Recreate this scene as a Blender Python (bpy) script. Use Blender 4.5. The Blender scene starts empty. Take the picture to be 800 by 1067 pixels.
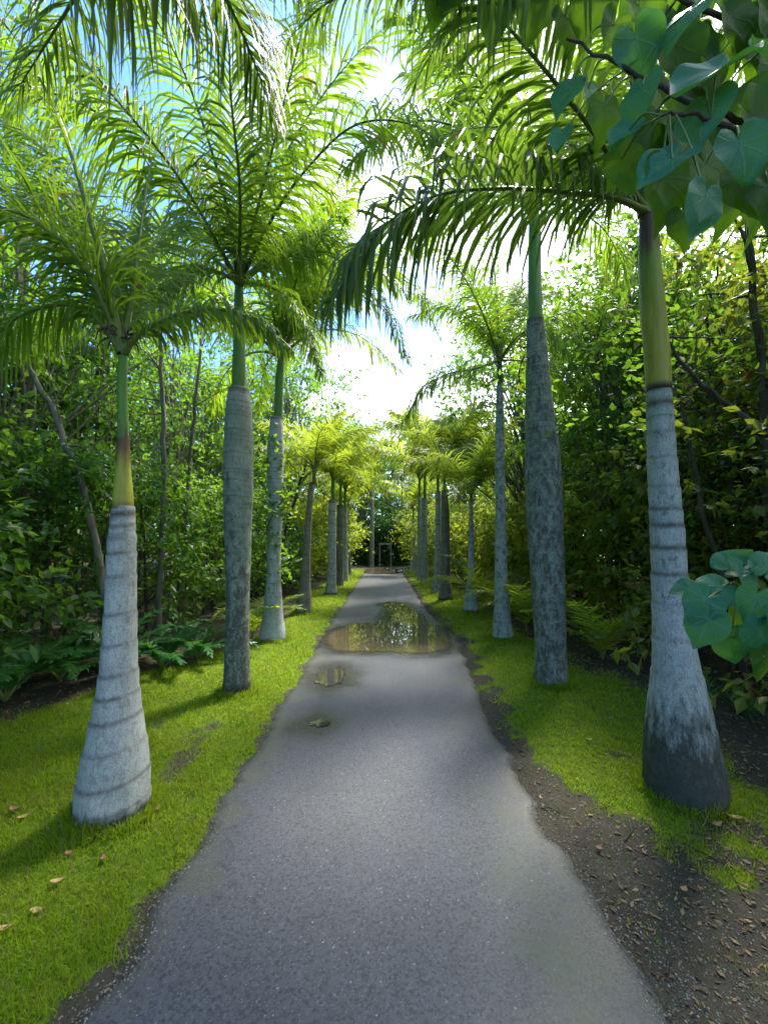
import bpy, math, random
import numpy as np
from mathutils import Vector, Matrix
R = math.radians
C = bpy.context.scene.collection
scene = bpy.context.scene
rng = np.random.default_rng(7)
random.seed(7)

# ------------------------------------------------------------------ camera
F = 430.0; CH = 1.6; PITCH = math.atan(26.5/F)
cam_d = bpy.data.cameras.new('camera'); cam = bpy.data.objects.new('camera', cam_d); C.objects.link(cam)
cam_d.sensor_fit = 'HORIZONTAL'; cam_d.sensor_width = 36; cam_d.lens = F/800*36
cam_d.clip_start = 0.02; cam_d.clip_end = 2000
cam.location = (0, 0, CH); cam.rotation_euler = (R(90)+PITCH, 0, 0)
scene.camera = cam
def ray(px, py):
    u = (px-400)/F; v = (533.5-py)/F
    s, c = math.sin(PITCH), math.cos(PITCH)
    return np.array([u, c - v*s, s + v*c])
def P(px, py, Y):
    d = ray(px, py); return np.array([0, 0, CH]) + d*(Y/d[1])
def G(px, py, z=0.0):
    d = ray(px, py); return np.array([0, 0, CH]) + d*((z-CH)/d[2])

# ------------------------------------------------------------------ helpers
def link(o, parent=None):
    C.objects.link(o)
    if parent is not None: o.parent = parent
    return o
def tag(o, label=None, cat=None, group=None, kind=None):
    if label: o['label'] = label
    if cat: o['category'] = cat
    if group: o['group'] = group
    if kind: o['kind'] = kind
    return o
def empty(name, loc, label=None, cat=None, group=None, rz=0.0, s=1.0):
    o = bpy.data.objects.new(name, None); o.empty_display_size = 0.2
    o.location = [float(v) for v in loc]; o.rotation_euler = (0, 0, rz); o.scale = (s, s, s)
    link(o); return tag(o, label, cat, group)
def mesh_np(name, V, quads=None, tris=None, mats=(), smooth=True, attrs=None, matidx=None):
    V = np.asarray(V, dtype=np.float32)
    me = bpy.data.meshes.new(name)
    nq = 0 if quads is None else len(quads); nt = 0 if tris is None else len(tris)
    me.vertices.add(len(V)); me.vertices.foreach_set('co', V.ravel())
    loops = []
    if nq: loops.append(np.asarray(quads, dtype=np.int32).ravel())
    if nt: loops.append(np.asarray(tris, dtype=np.int32).ravel())
    loops = np.concatenate(loops)
    me.loops.add(len(loops)); me.loops.foreach_set('vertex_index', loops)
    me.polygons.add(nq+nt)
    starts = np.concatenate([np.arange(nq)*4, nq*4+np.arange(nt)*3]).astype(np.int32)
    me.polygons.foreach_set('loop_start', starts)
    if smooth: me.polygons.foreach_set('use_smooth', np.ones(nq+nt, dtype=bool))
    if matidx is not None: me.polygons.foreach_set('material_index', np.asarray(matidx, dtype=np.int32))
    for m in mats: me.materials.append(m)
    if attrs:
        for k, a in attrs.items():
            a = np.asarray(a, dtype=np.float32)
            if a.ndim == 1:
                at = me.attributes.new(k, 'FLOAT', 'POINT'); at.data.foreach_set('value', a)
            elif a.shape[1] == 4:
                at = me.attributes.new(k, 'FLOAT_COLOR', 'POINT'); at.data.foreach_set('color', a.ravel())
            else:
                at = me.attributes.new(k, 'FLOAT_VECTOR', 'POINT'); at.data.foreach_set('vector', a.ravel())
    me.update(calc_edges=True); me.validate()
    return me
def ob(name, me, parent=None):
    return link(bpy.data.objects.new(name, me), parent)

# value noise
def _h(ix, iy, seed):
    n = (ix.astype(np.int64)*374761393 + iy.astype(np.int64)*668265263 + seed*974711) & 0xffffffff
    n = ((n ^ (n >> 13))*1274126177) & 0xffffffff
    n = n ^ (n >> 16)
    return (n & 0xffff)/65535.0
def vnoise(x, y, seed=0):
    x = np.asarray(x, float); y = np.asarray(y, float)
    ix = np.floor(x); iy = np.floor(y); fx = x-ix; fy = y-iy
    fx = fx*fx*(3-2*fx); fy = fy*fy*(3-2*fy)
    a = _h(ix, iy, seed); b = _h(ix+1, iy, seed); c = _h(ix, iy+1, seed); d = _h(ix+1, iy+1, seed)
    return (a*(1-fx)+b*fx)*(1-fy)+(c*(1-fx)+d*fx)*fy
def fbm(x, y, seed=0, oc=4):
    s = 0; a = .5; t = 0
    for i in range(oc):
        s = s+a*vnoise(np.asarray(x)*2**i, np.asarray(y)*2**i, seed+i*17); t += a; a *= .5
    return s/t
def sst(a, b, x):
    t = np.clip((np.asarray(x, float)-a)/(b-a), 0, 1); return t*t*(3-2*t)
def norm(v): return v/np.maximum(np.linalg.norm(v, axis=-1, keepdims=True), 1e-9)

# ------------------------------------------------------------------ materials
class NT:
    def __init__(s, name):
        s.m = bpy.data.materials.new(name); s.m.use_nodes = True
        s.t = s.m.node_tree; s.t.nodes.clear()
        s.out = s.n('ShaderNodeOutputMaterial')
    def n(s, ty, **kw):
        n = s.t.nodes.new(ty)
        for k, v in kw.items(): setattr(n, k, v)
        return n
    def l(s, a, b): s.t.links.new(a, b)
    def setin(s, node, key, v):
        if hasattr(v, 'links') or isinstance(v, bpy.types.NodeSocket): s.l(v, node.inputs[key])
        else: node.inputs[key].default_value = v
    def noise(s, scale, detail=4, rough=.55, vec=None, dist=0):
        n = s.n('ShaderNodeTexNoise'); n.inputs['Scale'].default_value = scale
        n.inputs['Detail'].default_value = detail; n.inputs['Roughness'].default_value = rough
        n.inputs['Distortion'].default_value = dist
        if vec is not None: s.l(vec, n.inputs['Vector'])
        return n.outputs['Fac']
    def ramp(s, fac, stops, interp='LINEAR'):
        n = s.n('ShaderNodeValToRGB'); s.l(fac, n.inputs['Fac']); e = n.color_ramp.elements
        n.color_ramp.interpolation = interp
        while len(e) < len(stops): e.new(.5)
        for i, (p, c) in enumerate(stops):
            e[i].position = p; e[i].color = (c, c, c, 1) if isinstance(c, (int, float)) else (*c, 1)
        return n.outputs['Color']
    def mix(s, f, a, b, mode='MIX'):
        n = s.n('ShaderNodeMix', data_type='RGBA', blend_type=mode)
        for k, v in ((0, f), (6, a), (7, b)):
            if isinstance(v, bpy.types.NodeSocket): s.l(v, n.inputs[k])
            elif k == 0: n.inputs[0].default_value = v
            else: n.inputs[k].default_value = (*v, 1) if len(v) == 3 else v
        return n.outputs[2]
    def math(s, op, a, b=0.0, clamp=False):
        n = s.n('ShaderNodeMath', operation=op, use_clamp=clamp)
        for k, v in ((0, a), (1, b)):
            if isinstance(v, bpy.types.NodeSocket): s.l(v, n.inputs[k])
            else: n.inputs[k].default_value = v
        return n.outputs[0]
    def attr(s, name, out='Fac'):
        n = s.n('ShaderNodeAttribute', attribute_name=name); return n.outputs[out]
    def pos(s): return s.n('ShaderNodeNewGeometry').outputs['Position']
    def obj(s): return s.n('ShaderNodeTexCoord').outputs['Object']
    def island(s): return s.n('ShaderNodeNewGeometry').outputs['Random Per Island']
    def vscale(s, vec, sc):
        n = s.n('ShaderNodeMapping'); s.l(vec, n.inputs['Vector']); n.inputs['Scale'].default_value = sc
        return n.outputs['Vector']
    def bump(s, h, strength, dist):
        n = s.n('ShaderNodeBump'); s.l(h, n.inputs['Height'])
        n.inputs['Strength'].default_value = strength; n.inputs['Distance'].default_value = dist
        return n.outputs['Normal']
    def pbr(s, col, rough=.6, spec=.5, normal=None, coat=0):
        b = s.n('ShaderNodeBsdfPrincipled')
        if isinstance(col, bpy.types.NodeSocket): s.l(col, b.inputs['Base Color'])
        else: b.inputs['Base Color'].default_value = (*col, 1)
        s.setin(b, 'Roughness', rough)
        s.setin(b, 'Specular IOR Level', spec)
        if coat: b.inputs['Coat Weight'].default_value = coat; b.inputs['Coat Roughness'].default_value = .2
        if normal is not None: s.l(normal, b.inputs['Normal'])
        return b
    def fin(s, sh): s.l(sh, s.out.inputs['Surface']); return s.m

def leaf_mat(name, c1, c2, tr, trf=.45, rough=.45, spec=.4, brown=0.0, backc=None):
    """leaf: reflecting face plus light passing through; colour varies from leaf to leaf"""
    k = NT(name)
    isl = k.island()
    oi = k.n('ShaderNodeObjectInfo').outputs['Random']
    col = k.mix(isl, c1, c2)
    v = k.math('MULTIPLY_ADD', oi, .5); v.node.inputs[2].default_value = .75
    col = k.mix(1.0, col, k.ramp(v, [(0, 0), (1, 1)]), 'MULTIPLY')
    tcol = k.mix(isl, tr, tuple(min(1, x*1.25) for x in tr))
    if brown > 0:
        bm = k.ramp(isl, [(1-brown-.001, 0), (1-brown, 1)])
        col = k.mix(bm, col, (.20, .12, .035)); tcol = k.mix(bm, tcol, (.30, .17, .03))
    if name == 'grass_blade':
        pn = k.noise(2.6, 5, .7, vec=k.pos()); f1 = k.ramp(pn, [(.45, 0), (.68, .75)]); f2 = k.ramp(pn, [(.28, .75), (.45, 0)])
        col = k.mix(f1, col, (.24, .29, .03)); tcol = k.mix(f1, tcol, (.50, .52, .04)); col = k.mix(f2, col, (.045, .13, .012)); tcol = k.mix(f2, tcol, (.20, .42, .03))
        dd = k.ramp(isl, [(.0, 1), (.07, 1), (.075, 0)]); col = k.mix(dd, col, (.30, .24, .12)); tcol = k.mix(dd, tcol, (.3, .25, .1))
    b = k.pbr(col, rough, spec)
    t = k.n('ShaderNodeBsdfTranslucent'); k.l(tcol, t.inputs['Color'])
    m = k.n('ShaderNodeMixShader'); m.inputs[0].default_value = trf
    k.l(b.outputs[0], m.inputs[1]); k.l(t.outputs[0], m.inputs[2])
    return k.fin(m.outputs[0])

M = {}
M['palm_leaf'] = leaf_mat('palm_leaflet', (.040, .115, .015), (.085, .175, .022), (.31, .49, .025), .52, .42, .4, .012)
M['palm_leaf_yellow'] = leaf_mat('palm_leaflet_sunlit_tint', (.09, .17, .02), (.16, .23, .03), (.46, .58, .04), .52, .42, .4, .04)  # yellower copy of the palm leaflet; sunlit look put into its colour
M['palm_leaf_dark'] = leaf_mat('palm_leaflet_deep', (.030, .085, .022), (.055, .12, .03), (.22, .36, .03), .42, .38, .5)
M['leaf_mid'] = leaf_mat('leaf_mid_green', (.040, .115, .016), (.085, .18, .025), (.24, .44, .03), .48, .45, .4, .01)
M['leaf_bright'] = leaf_mat('leaf_yellow_green', (.09, .18, .02), (.16, .24, .03), (.46, .56, .04), .52, .5, .35, .02)  # yellow-green leaf; the sunlit look of the thickets is part of this colour
M['leaf_dark'] = leaf_mat('leaf_dark_green', (.026, .085, .022), (.05, .13, .030), (.12, .30, .03), .42, .4, .45)
M['leaf_olive'] = leaf_mat('leaf_olive', (.06, .11, .018), (.12, .16, .03), (.36, .44, .04), .48, .45, .4, .06)
M['fern'] = leaf_mat('fern_leaf', (.03, .12, .03), (.05, .17, .035), (.10, .32, .04), .4, .45, .4)
M['grass'] = leaf_mat('grass_blade', (.11, .21, .008), (.21, .32, .012), (.42, .58, .02), .42, .6, .15, .01)
M['litter'] = leaf_mat('dry_leaf', (.10, .06, .035), (.34, .24, .13), (.2, .12, .05), .12, .7, .2)
def m_rachis():
    k = NT('rachis'); n = k.noise(12, 2, vec=k.obj())
    return k.fin(k.pbr(k.mix(n, (.10, .17, .03), (.16, .20, .05)), .42, .45).outputs[0])
M['rachis'] = m_rachis()
def m_rachis_dark():
    k = NT('rachis_dark'); n = k.noise(12, 2, vec=k.obj())
    return k.fin(k.pbr(k.mix(n, (.03, .05, .015), (.07, .08, .025)), .45, .4).outputs[0])
M['rachis_dark'] = m_rachis_dark()
def m_bark(name, a, b, sc=8):
    k = NT(name); p = k.vscale(k.obj(), (1, 1, .3))
    n = k.noise(sc, 6, .65, vec=p); n2 = k.noise(sc*5, 4, .7, vec=p)
    col = k.mix(k.ramp(n, [(.35, 0), (.65, 1)]), a, b)
    return k.fin(k.pbr(col, .85, .25, k.bump(n2, .6, .01)).outputs[0])
M['bark_dark'] = m_bark('bark_dark', (.035, .028, .02), (.10, .085, .06))
M['bark_grey'] = m_bark('bark_grey', (.09, .085, .065), (.22, .21, .17))

def m_trunk(name, light=(.40, .44, .42), mid=(.27, .30, .27), dark=(.05, .045, .035)):
    """tm: r = ring scar, g = stained foot, b = dark lichen mottling, a = green lichen"""
    k = NT(name); p = k.obj()
    sep = k.n('ShaderNodeSeparateColor'); a = k.n('ShaderNodeAttribute', attribute_name='tm'); k.l(a.outputs['Color'], sep.inputs[0])
    ring, foot, mot, grn = sep.outputs[0], sep.outputs[1], sep.outputs[2], a.outputs['Alpha']
    big = k.noise(5, 4, .6, vec=p); fine = k.noise(38, 5, .7, vec=k.vscale(p, (1, 1, .45))); vf = k.noise(120, 3, .6, vec=p)
    col = k.mix(k.ramp(big, [(.35, 0), (.65, 1)]), mid, light)
    col = k.mix(k.math('MULTIPLY', k.ramp(fine, [(.49, 0), (.64, 1)]), .45), col, (.15, .145, .115))
    col = k.mix(k.math('MULTIPLY', k.ramp(vf, [(.40, 1), (.56, 0)]), .42), col, (.15, .15, .12))
    # green lichen
    col = k.mix(k.math('MULTIPLY', grn, k.ramp(k.noise(9, 5, .7, vec=p), [(.35, 0), (.6, 1)])), col, (.12, .22, .13))
    # dark patches
    md = k.math('ADD', k.noise(16, 6, .75, vec=k.vscale(p, (1, 1, .6)), dist=.4), k.math('MULTIPLY', mot, .35))
    col = k.mix(k.math('MULTIPLY', k.ramp(md, [(.62, 0), (.74, 1)]), .75), col, dark)
    # white lichen flecks
    wf = k.math('MULTIPLY', k.ramp(k.noise(55, 3, .6, vec=p), [(.60, 0), (.67, 1)]), mot)
    col = k.mix(wf, col, (.52, .56, .52))
    # ring scars
    rg = k.math('MULTIPLY', ring, k.ramp(k.noise(10, 4, .7, vec=p), [(.30, .45), (.55, 1)]))
    col = k.mix(k.math('MULTIPLY', rg, .95, True), col, (.060, .052, .038))
    cr = k.noise(7, 6, .8, vec=k.vscale(p, (5, 5, .5)), dist=.6)
    col = k.mix(k.math('MULTIPLY', k.ramp(cr, [(.485, 0), (.497, 1), (.503, 1), (.515, 0)]), .45), col, (.06, .055, .04))
    # stained foot with jagged edge
    ft = k.math('ADD', foot, k.math('MULTIPLY', k.math('SUBTRACT', k.noise(14, 5, .7, vec=k.vscale(p, (1.6, 1.6, .5))), .5), 1.1))
    col = k.mix(k.math('MULTIPLY', k.ramp(ft, [(.36, 0), (.72, 1)]), k.ramp(k.noise(20, 5, .75, vec=p), [(.3, .98), (.7, .86)])), col, (.034, .036, .026))
    hgt = k.math('ADD', k.math('MULTIPLY', fine, .6), k.math('MULTIPLY', vf, .4))
    return k.fin(k.pbr(col, .78, .3, k.bump(hgt, .8, .008)).outputs[0])
M['trunk'] = m_trunk('palm_trunk', (.54, .58, .57), (.40, .44, .43))
M['trunk_dark'] = m_trunk('palm_trunk_dark', (.34, .39, .35), (.20, .235, .21))
M['trunk_green'] = m_trunk('palm_trunk_green', (.42, .46, .41), (.29, .32, .27))
M['trunk_brown'] = m_trunk('palm_trunk_brown', (.27, .26, .20), (.17, .16, .115))
def m_col(name, rough=.35, spec=.5):
    k = NT(name); a = k.n('ShaderNodeAttribute', attribute_name='col')
    n = k.noise(30, 5, .7, vec=k.vscale(k.obj(), (1, 1, .08)))
    col = k.mix(k.ramp(n, [(.38, .0), (.66, .8)]), a.outputs['Color'], k.mix(1.0, a.outputs['Color'], (.55, .55, .45), 'MULTIPLY'))
    sc = k.noise(14, 5, .75, vec=k.vscale(k.obj(), (1, 1, .5)))
    col = k.mix(k.math('MULTIPLY', k.ramp(sc, [(.62, 0), (.70, 1)]), .6), col, (.12, .09, .04))
    return k.fin(k.pbr(col, .5, .35, k.bump(n, .3, .004)).outputs[0])
M['shaft'] = m_col('crownshaft')

def m_big_leaf(name, c1, c2, vein, tr, trf):
    k = NT(name); isl = k.n('ShaderNodeObjectInfo').outputs['Random']
    uv = k.n('ShaderNodeAttribute', attribute_name='luv').outputs['Vector']   # x = angle/pi, y = radius
    sp = k.n('ShaderNodeSeparateXYZ'); k.l(uv, sp.inputs[0])
    ang = k.math('MULTIPLY', k.math('ABSOLUTE', sp.outputs[0]), 4.6)
    fr = k.math('ABSOLUTE', k.math('SUBTRACT', k.math('FRACT', k.math('ADD', ang, .5)), .5))
    w = k.math('MULTIPLY', fr, sp.outputs[1])
    v = k.ramp(w, [(.0, 1), (.014, .5), (.03, 0)])
    col = k.mix(isl, c1, c2)
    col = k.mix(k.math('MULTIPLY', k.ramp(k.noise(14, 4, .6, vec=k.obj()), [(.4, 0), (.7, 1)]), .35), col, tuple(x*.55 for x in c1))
    spots = k.ramp(k.noise(60, 2, .5, vec=k.obj()), [(.70, 0), (.74, 1)])
    col = k.mix(k.math('MULTIPLY', spots, .6), col, (.16, .10, .03))
    col = k.mix(k.math('MULTIPLY', v, .75), col, vein)
    b = k.pbr(col, .52 if 'backlit' in name else .42, .2 if 'backlit' in name else .35, k.bump(k.math('ADD', k.math('MULTIPLY', v, -1.0), k.math('MULTIPLY', k.noise(40, 3, vec=k.obj()), .4)), .35, .004))
    t = k.n('ShaderNodeBsdfTranslucent'); k.l(k.mix(k.math('MULTIPLY', v, .6), tr, tuple(x*.5 for x in tr)), t.inputs['Color'])
    m = k.n('ShaderNodeMixShader'); m.inputs[0].default_value = trf
    k.l(b.outputs[0], m.inputs[1]); k.l(t.outputs[0], m.inputs[2])
    return k.fin(m.outputs[0])
M['big_leaf'] = m_big_leaf('broad_leaf', (.015, .14, .080), (.035, .20, .10), (.14, .32, .15), (.14, .42, .04), .32)
M['big_leaf_dark'] = m_big_leaf('broad_leaf_backlit', (.022, .090, .014), (.04, .115, .018), (.08, .15, .03), (.20, .42, .015), .42)  # olive underside colour, with the backlit look painted into the tone

# ------------------------------------------------------------------ ground height and masks
PUDDLES = []
def road_l(y):
    y = np.asarray(y, float)
    return -1.00+.10*sst(9, 20, y)+.10*(fbm(y*.9, y*0+3, 5)-.5)+.05*(vnoise(y*6, y*0, 9)-.5)+.05*(vnoise(y*15, y*0, 10)-.5)
def road_r(y):
    y = np.asarray(y, float)
    return .93-.12*sst(9, 20, y)+.22*np.exp(-((y-6.6)/1.6)**2)+.10*(fbm(y*.8, y*0+11, 6)-.5)+.06*(vnoise(y*5, y*0, 19)-.5)+.04*(vnoise(y*13, y*0, 20)-.5)
def hz(x, y):
    x = np.asarray(x, float); y = np.asarray(y, float)
    d = np.maximum(road_l(y)-x, x-road_r(y))     # distance outside the road
    z = -.02+.022*sst(-.02, .10, d)+.035*sst(.1, .8, d)+.05*sst(2, 5, d)
    z = z+(fbm(x*1.1, y*1.1, 3)-.5)*.06*sst(.1, 1.0, d)+(fbm(x*7, y*7, 4)-.5)*.018*sst(0, .3, d)
    return z
def grass_mask(x, y):
    x = np.asarray(x, float); y = np.asarray(y, float)
    n = fbm(x*1.6, y*1.6, 31); n2 = fbm(x*5, y*5, 37)
    xb = -3.35+1.0*sst(3.6, 6.0, y)+.2*(y > 6)+(n-.5)*.7
    dl = road_l(y)-x
    left = sst(-.05, .10, dl+(n2-.5)*.30)*sst(0, .35, x-xb)
    dr = x-road_r(y)
    xo = 2.5+.25*(n-.5)+.3*np.exp(-((y-4.2)/1.2)**2)
    inn = .0+.36*(1-sst(1.9, 3.6, y))
    right = sst(0, .3, dr-inn+(n2-.5)*.6)*sst(0, .5, xo-x+(n2-.5)*.6)*sst(1.9, 2.8, y+(n-.5)*.8)
    corner = sst(.52, .66, n2)*sst(1.15, 1.45, x)*(1-sst(1.6, 2.5, y))*sst(0.2, .6, y)*.8
    foot = sst(.5, .6, n2)*np.exp(-(((x-1.75)/.45)**2+((y-2.1)/.25)**2))*.9
    bare = 1-.7*sst(.66, .78, fbm(x*2.1+5, y*2.1, 41))
    far = 1-sst(19, 21.5, y)
    return np.clip(np.maximum(np.maximum(left, right)*bare, np.maximum(corner, foot))*far, 0, 1)

def m_ground():
    k = NT('ground'); p = k.pos(); g = k.attr('grass')
    n1 = k.noise(3, 6, .65, vec=p); n2 = k.noise(35, 5, .7, vec=p)
    soil = k.mix(k.ramp(n1, [(.35, 0), (.65, 1)]), (.040, .036, .028), (.085, .074, .056))
    soil = k.mix(k.math('MULTIPLY', k.ramp(k.noise(5, 6, .75, vec=p), [(.48, 0), (.62, 1)]), .55), soil, (.045, .065, .018))
    vo = k.n('ShaderNodeTexVoronoi'); vo.inputs['Scale'].default_value = 45; k.l(p, vo.inputs['Vector'])
    sp = k.ramp(vo.outputs['Distance'], [(.12, 1), (.22, 0)])
    sel = k.n('ShaderNodeSeparateColor'); k.l(vo.outputs['Color'], sel.inputs[0])
    stones = k.math('MULTIPLY', sp, k.ramp(sel.outputs[0], [(.66, 0), (.70, 1)]))
    soil = k.mix(stones, soil, (.24, .21, .16))
    soil = k.mix(k.math('MULTIPLY', k.ramp(n2, [(.4, 0), (.62, 1)]), .5), soil, (.075, .060, .042))
    soil = k.mix(k.ramp(k.noise(90, 3, .8, vec=p), [(.30, .8), (.48, 0)]), soil, (.008, .007, .006))
    gr = k.mix(k.ramp(k.noise(14, 5, .7, vec=p), [(.3, 0), (.7, 1)]), (.055, .10, .008), (.14, .20, .015))
    gm = k.ramp(k.math('ADD', g, k.math('MULTIPLY', k.math('SUBTRACT', n2, .5), .7)), [(.28, 0), (.55, 1)])
    col = k.mix(gm, soil, gr)
    return k.fin(k.pbr(col, .95, .15, k.bump(n2, .8, .02)).outputs[0])
def spaced(dense0, dense1, step, far, grow=1.35):
    a = list(np.arange(dense0, dense1+1e-6, step)); s = step; v = a[-1]; hi = []
    while v < far: s *= grow; v += s; hi.append(v)
    s = step; v = a[0]; lo = []
    while v > -far: s *= grow; v -= s; lo.append(v)
    return np.array(lo[::-1]+a+hi)
xs = spaced(-5, 5, .055, 500); ys = spaced(.2, 14, .07, 500)
X, Y = np.meshgrid(xs, ys); nx, ny = len(xs), len(ys)
Z = hz(X, Y); Z = np.where(np.abs(X)+np.abs(Y) > 60, .03, Z)
V = np.stack([X.ravel(), Y.ravel(), Z.ravel()], 1)
ii = (np.arange(ny-1)[:, None]*nx+np.arange(nx-1)[None]).ravel()
Q = np.stack([ii, ii+1, ii+nx+1, ii+nx], 1)
ground = ob('ground', mesh_np('ground', V, Q, mats=[m_ground()], attrs={'grass': grass_mask(X, Y).ravel()}))
tag(ground, kind='structure')

# ------------------------------------------------------------------ road
def blob(cx, cy, rx, ry, seed, n=90, amp=.3, pts=None):
    if pts is None:
        th = np.linspace(0, 2*np.pi, n, endpoint=False)
        r = 1+amp*(fbm(np.cos(th)*2+10, np.sin(th)*2+10, seed)-.5)*2
        return np.stack([cx+rx*r*np.cos(th), cy+ry*r*np.sin(th)], 1)
    p = np.array(pts); out = []
    for i in range(len(p)):
        p0, p1, p2, p3 = p[i-1], p[i], p[(i+1) % len(p)], p[(i+2) % len(p)]
        for t in np.linspace(0, 1, 14, endpoint=False):
            out.append(.5*((2*p1)+(-p0+p2)*t+(2*p0-5*p1+4*p2-p3)*t*t+(-p0+3*p1-3*p2+p3)*t**3))
    o = np.array(out); j = (fbm(o[:, 0]*5, o[:, 1]*5, seed, 3)-.5)*.14
    c = o.mean(0); d = norm(o-c); return o+d*j[:, None]
big_px = [(343, 662), (346, 678), (385, 680), (430, 681), (466, 678), (468, 664), (462, 655), (448, 652), (440, 642), (430, 636), (420, 629), (400, 629), (402, 638), (392, 648), (365, 652)]
big_p = blob(0, 0, 0, 0, 77, pts=[tuple(G(a, b)[:2]) for a, b in big_px])
sm_c = G(346, 705); ti_c = G(332, 755)
sm_p = blob(sm_c[0], sm_c[1], .16, .30, 5, amp=.6)
ti_p = blob(ti_c[0], ti_c[1], .08, .06, 8, amp=.9, n=60)
far_p = blob(-.05, 19.9, .95, 1.65, 12, amp=.15)
def poly_dist(px, py, poly):
    d = np.full(px.shape, 1e9)
    a = poly; b = np.roll(poly, -1, 0)
    inside = np.zeros(px.shape, bool)
    for (x0, y0), (x1, y1) in zip(a, b):
        dx, dy = x1-x0, y1-y0; t = np.clip(((px-x0)*dx+(py-y0)*dy)/(dx*dx+dy*dy+1e-12), 0, 1)
        d = np.minimum(d, np.hypot(px-x0-t*dx, py-y0-t*dy))
        c = ((y0 > py) != (y1 > py)) & (px < (x1-x0)*(py-y0)/(y1-y0+1e-12)+x0); inside ^= c
    return np.where(inside, -d, d)
RZ = .006
def road_z(x, y): return RZ
yr = np.concatenate([np.arange(-4, 0, .1), np.arange(0, 10, .025), np.arange(10, 21.6, .12)]); nc = 45
U = np.linspace(0, 1, nc)
XL, XR = road_l(yr), road_r(yr)
RX = XL[:, None]+(XR-XL)[:, None]*U[None]; RY = np.repeat(yr[:, None], nc, 1)
edge = np.minimum(RX-XL[:, None], XR[:, None]-RX)
edge = np.maximum(0, edge-.16*sst(.45, .7, fbm(RX*6, RY*6, 93))*(edge > .03))
RZZ = RZ-.030*(1-sst(0, .05, np.minimum(RX-XL[:, None], XR[:, None]-RX)))
wet = np.zeros(RX.shape)
for q in (big_p, sm_p, ti_p, far_p):
    d = poly_dist(RX, RY, q); wet = np.maximum(wet, 1-sst(.0, .38, d+(fbm(RX*5, RY*5, 61)-.5)*.25))
ii = (np.arange(len(yr)-1)[:, None]*nc+np.arange(nc-1)[None]).ravel()
def m_road():
    k = NT('asphalt'); p = k.pos()
    vo = k.n('ShaderNodeTexVoronoi'); vo.inputs['Scale'].default_value = 110; k.l(p, vo.inputs['Vector'])
    vo2 = k.n('ShaderNodeTexVoronoi'); vo2.inputs['Scale'].default_value = 48; k.l(p, vo2.inputs['Vector'])
    s1 = k.n('ShaderNodeSeparateColor'); k.l(vo.outputs['Color'], s1.inputs[0])
    s2 = k.n('ShaderNodeSeparateColor'); k.l(vo2.outputs['Color'], s2.inputs[0])
    big = k.noise(1.1, 5, .6, vec=k.vscale(p, (1, .45, 1))); med = k.noise(9, 5, .7, vec=p); fine = k.noise(160, 4, .7, vec=p)
    base = k.mix(k.ramp(big, [(.35, 0), (.68, 1)]), (.062, .064, .078), (.092, .096, .115))
    tr_ = k.attr('track')
    base = k.mix(k.math('MULTIPLY', k.ramp(med, [(.35, 0), (.7, 1)]), .4), base, (.055, .050, .050))
    base = k.mix(k.ramp(s1.outputs[0], [(.0, .8), (.6, 0)]), base, (.018, .018, .022))
    grit = k.math('MULTIPLY', k.ramp(vo.outputs['Distance'], [(.25, 1), (.5, 0)]), k.ramp(s1.outputs[1], [(.55, 0), (.95, .85)]))
    base = k.mix(grit, base, (.14, .145, .17))
    base = k.mix(k.ramp(fine, [(.30, .7), (.46, 0)]), base, (.012, .012, .015))
    base = k.mix(k.math('MULTIPLY', k.ramp(k.noise(70, 3, .8, vec=p), [(.52, 0), (.66, 1)]), .4), base, (.11, .112, .13))
    grit2 = k.math('MULTIPLY', k.ramp(vo2.outputs['Distance'], [(.16, 1), (.24, 0)]), k.ramp(s2.outputs[1], [(.88, 0), (.96, .8)]))
    base = k.mix(grit2, base, (.28, .275, .28))
    e = k.attr('edge'); w = k.attr('wet')
    # silt and grit along the edges
    ea = k.math('ADD', e, k.math('MULTIPLY', k.math('SUBTRACT', k.noise(4, 6, .7, vec=p), .5), 1.0))
    em = k.ramp(k.math('ADD', ea, k.math('MULTIPLY', k.math('SUBTRACT', k.noise(40, 4, .7, vec=p), .5), .9)), [(.50, 0), (.95, .75)])
    silt = k.mix(k.ramp(k.noise(130, 5, .85, vec=p), [(.42, 0), (.58, 1)]), (.022, .035, .027), (.13, .118, .098))
    col = k.mix(em, base, silt)
    # green algae film on the right shoulder
    al = k.math('MULTIPLY', k.attr('algae'), k.ramp(k.noise(3.2, 5, .6, vec=p), [(.38, 0), (.6, .75)]))
    col = k.mix(al, col, (.060, .080, .050))
    col = k.mix(k.math('MULTIPLY', w, .6), col, (.030, .027, .026))
    rr = k.math('SUBTRACT', k.math('ADD', .46, k.math('MULTIPLY', k.ramp(big, [(.3, 0), (.7, 1)]), .16)), k.math('ADD', k.math('MULTIPLY', w, .34), k.math('MULTIPLY', tr_, .10)))
    h = k.math('ADD', k.math('MULTIPLY', vo.outputs['Distance'], -.35), k.math('ADD', k.math('MULTIPLY', fine, .6), k.math('MULTIPLY', k.noise(420, 2, vec=p), .5)))
    return k.fin(k.pbr(col, rr, .5, k.bump(h, .30, .002)).outputs[0])
edge_l = RX-XL[:, None]; edge_r = XR[:, None]-RX
algae = np.exp(-((RX-.62)/.18)**2)*(1-sst(2.0, 3.2, RY))
road = ob('road', mesh_np('road', np.stack([RX.ravel(), RY.ravel(), RZZ.ravel()], 1), np.stack([ii, ii+1, ii+nc+1, ii+nc], 1), mats=[m_road()],
    attrs={'edge': (1-sst(0, .26, edge)).ravel(), 'wet': wet.ravel(), 'algae': algae.ravel(), 'track': (np.exp(-((RX-.32-.06*np.sin(RY))/.16)**2)*(.4+fbm(RX*3, RY*.8, 88))).ravel()}))
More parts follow.
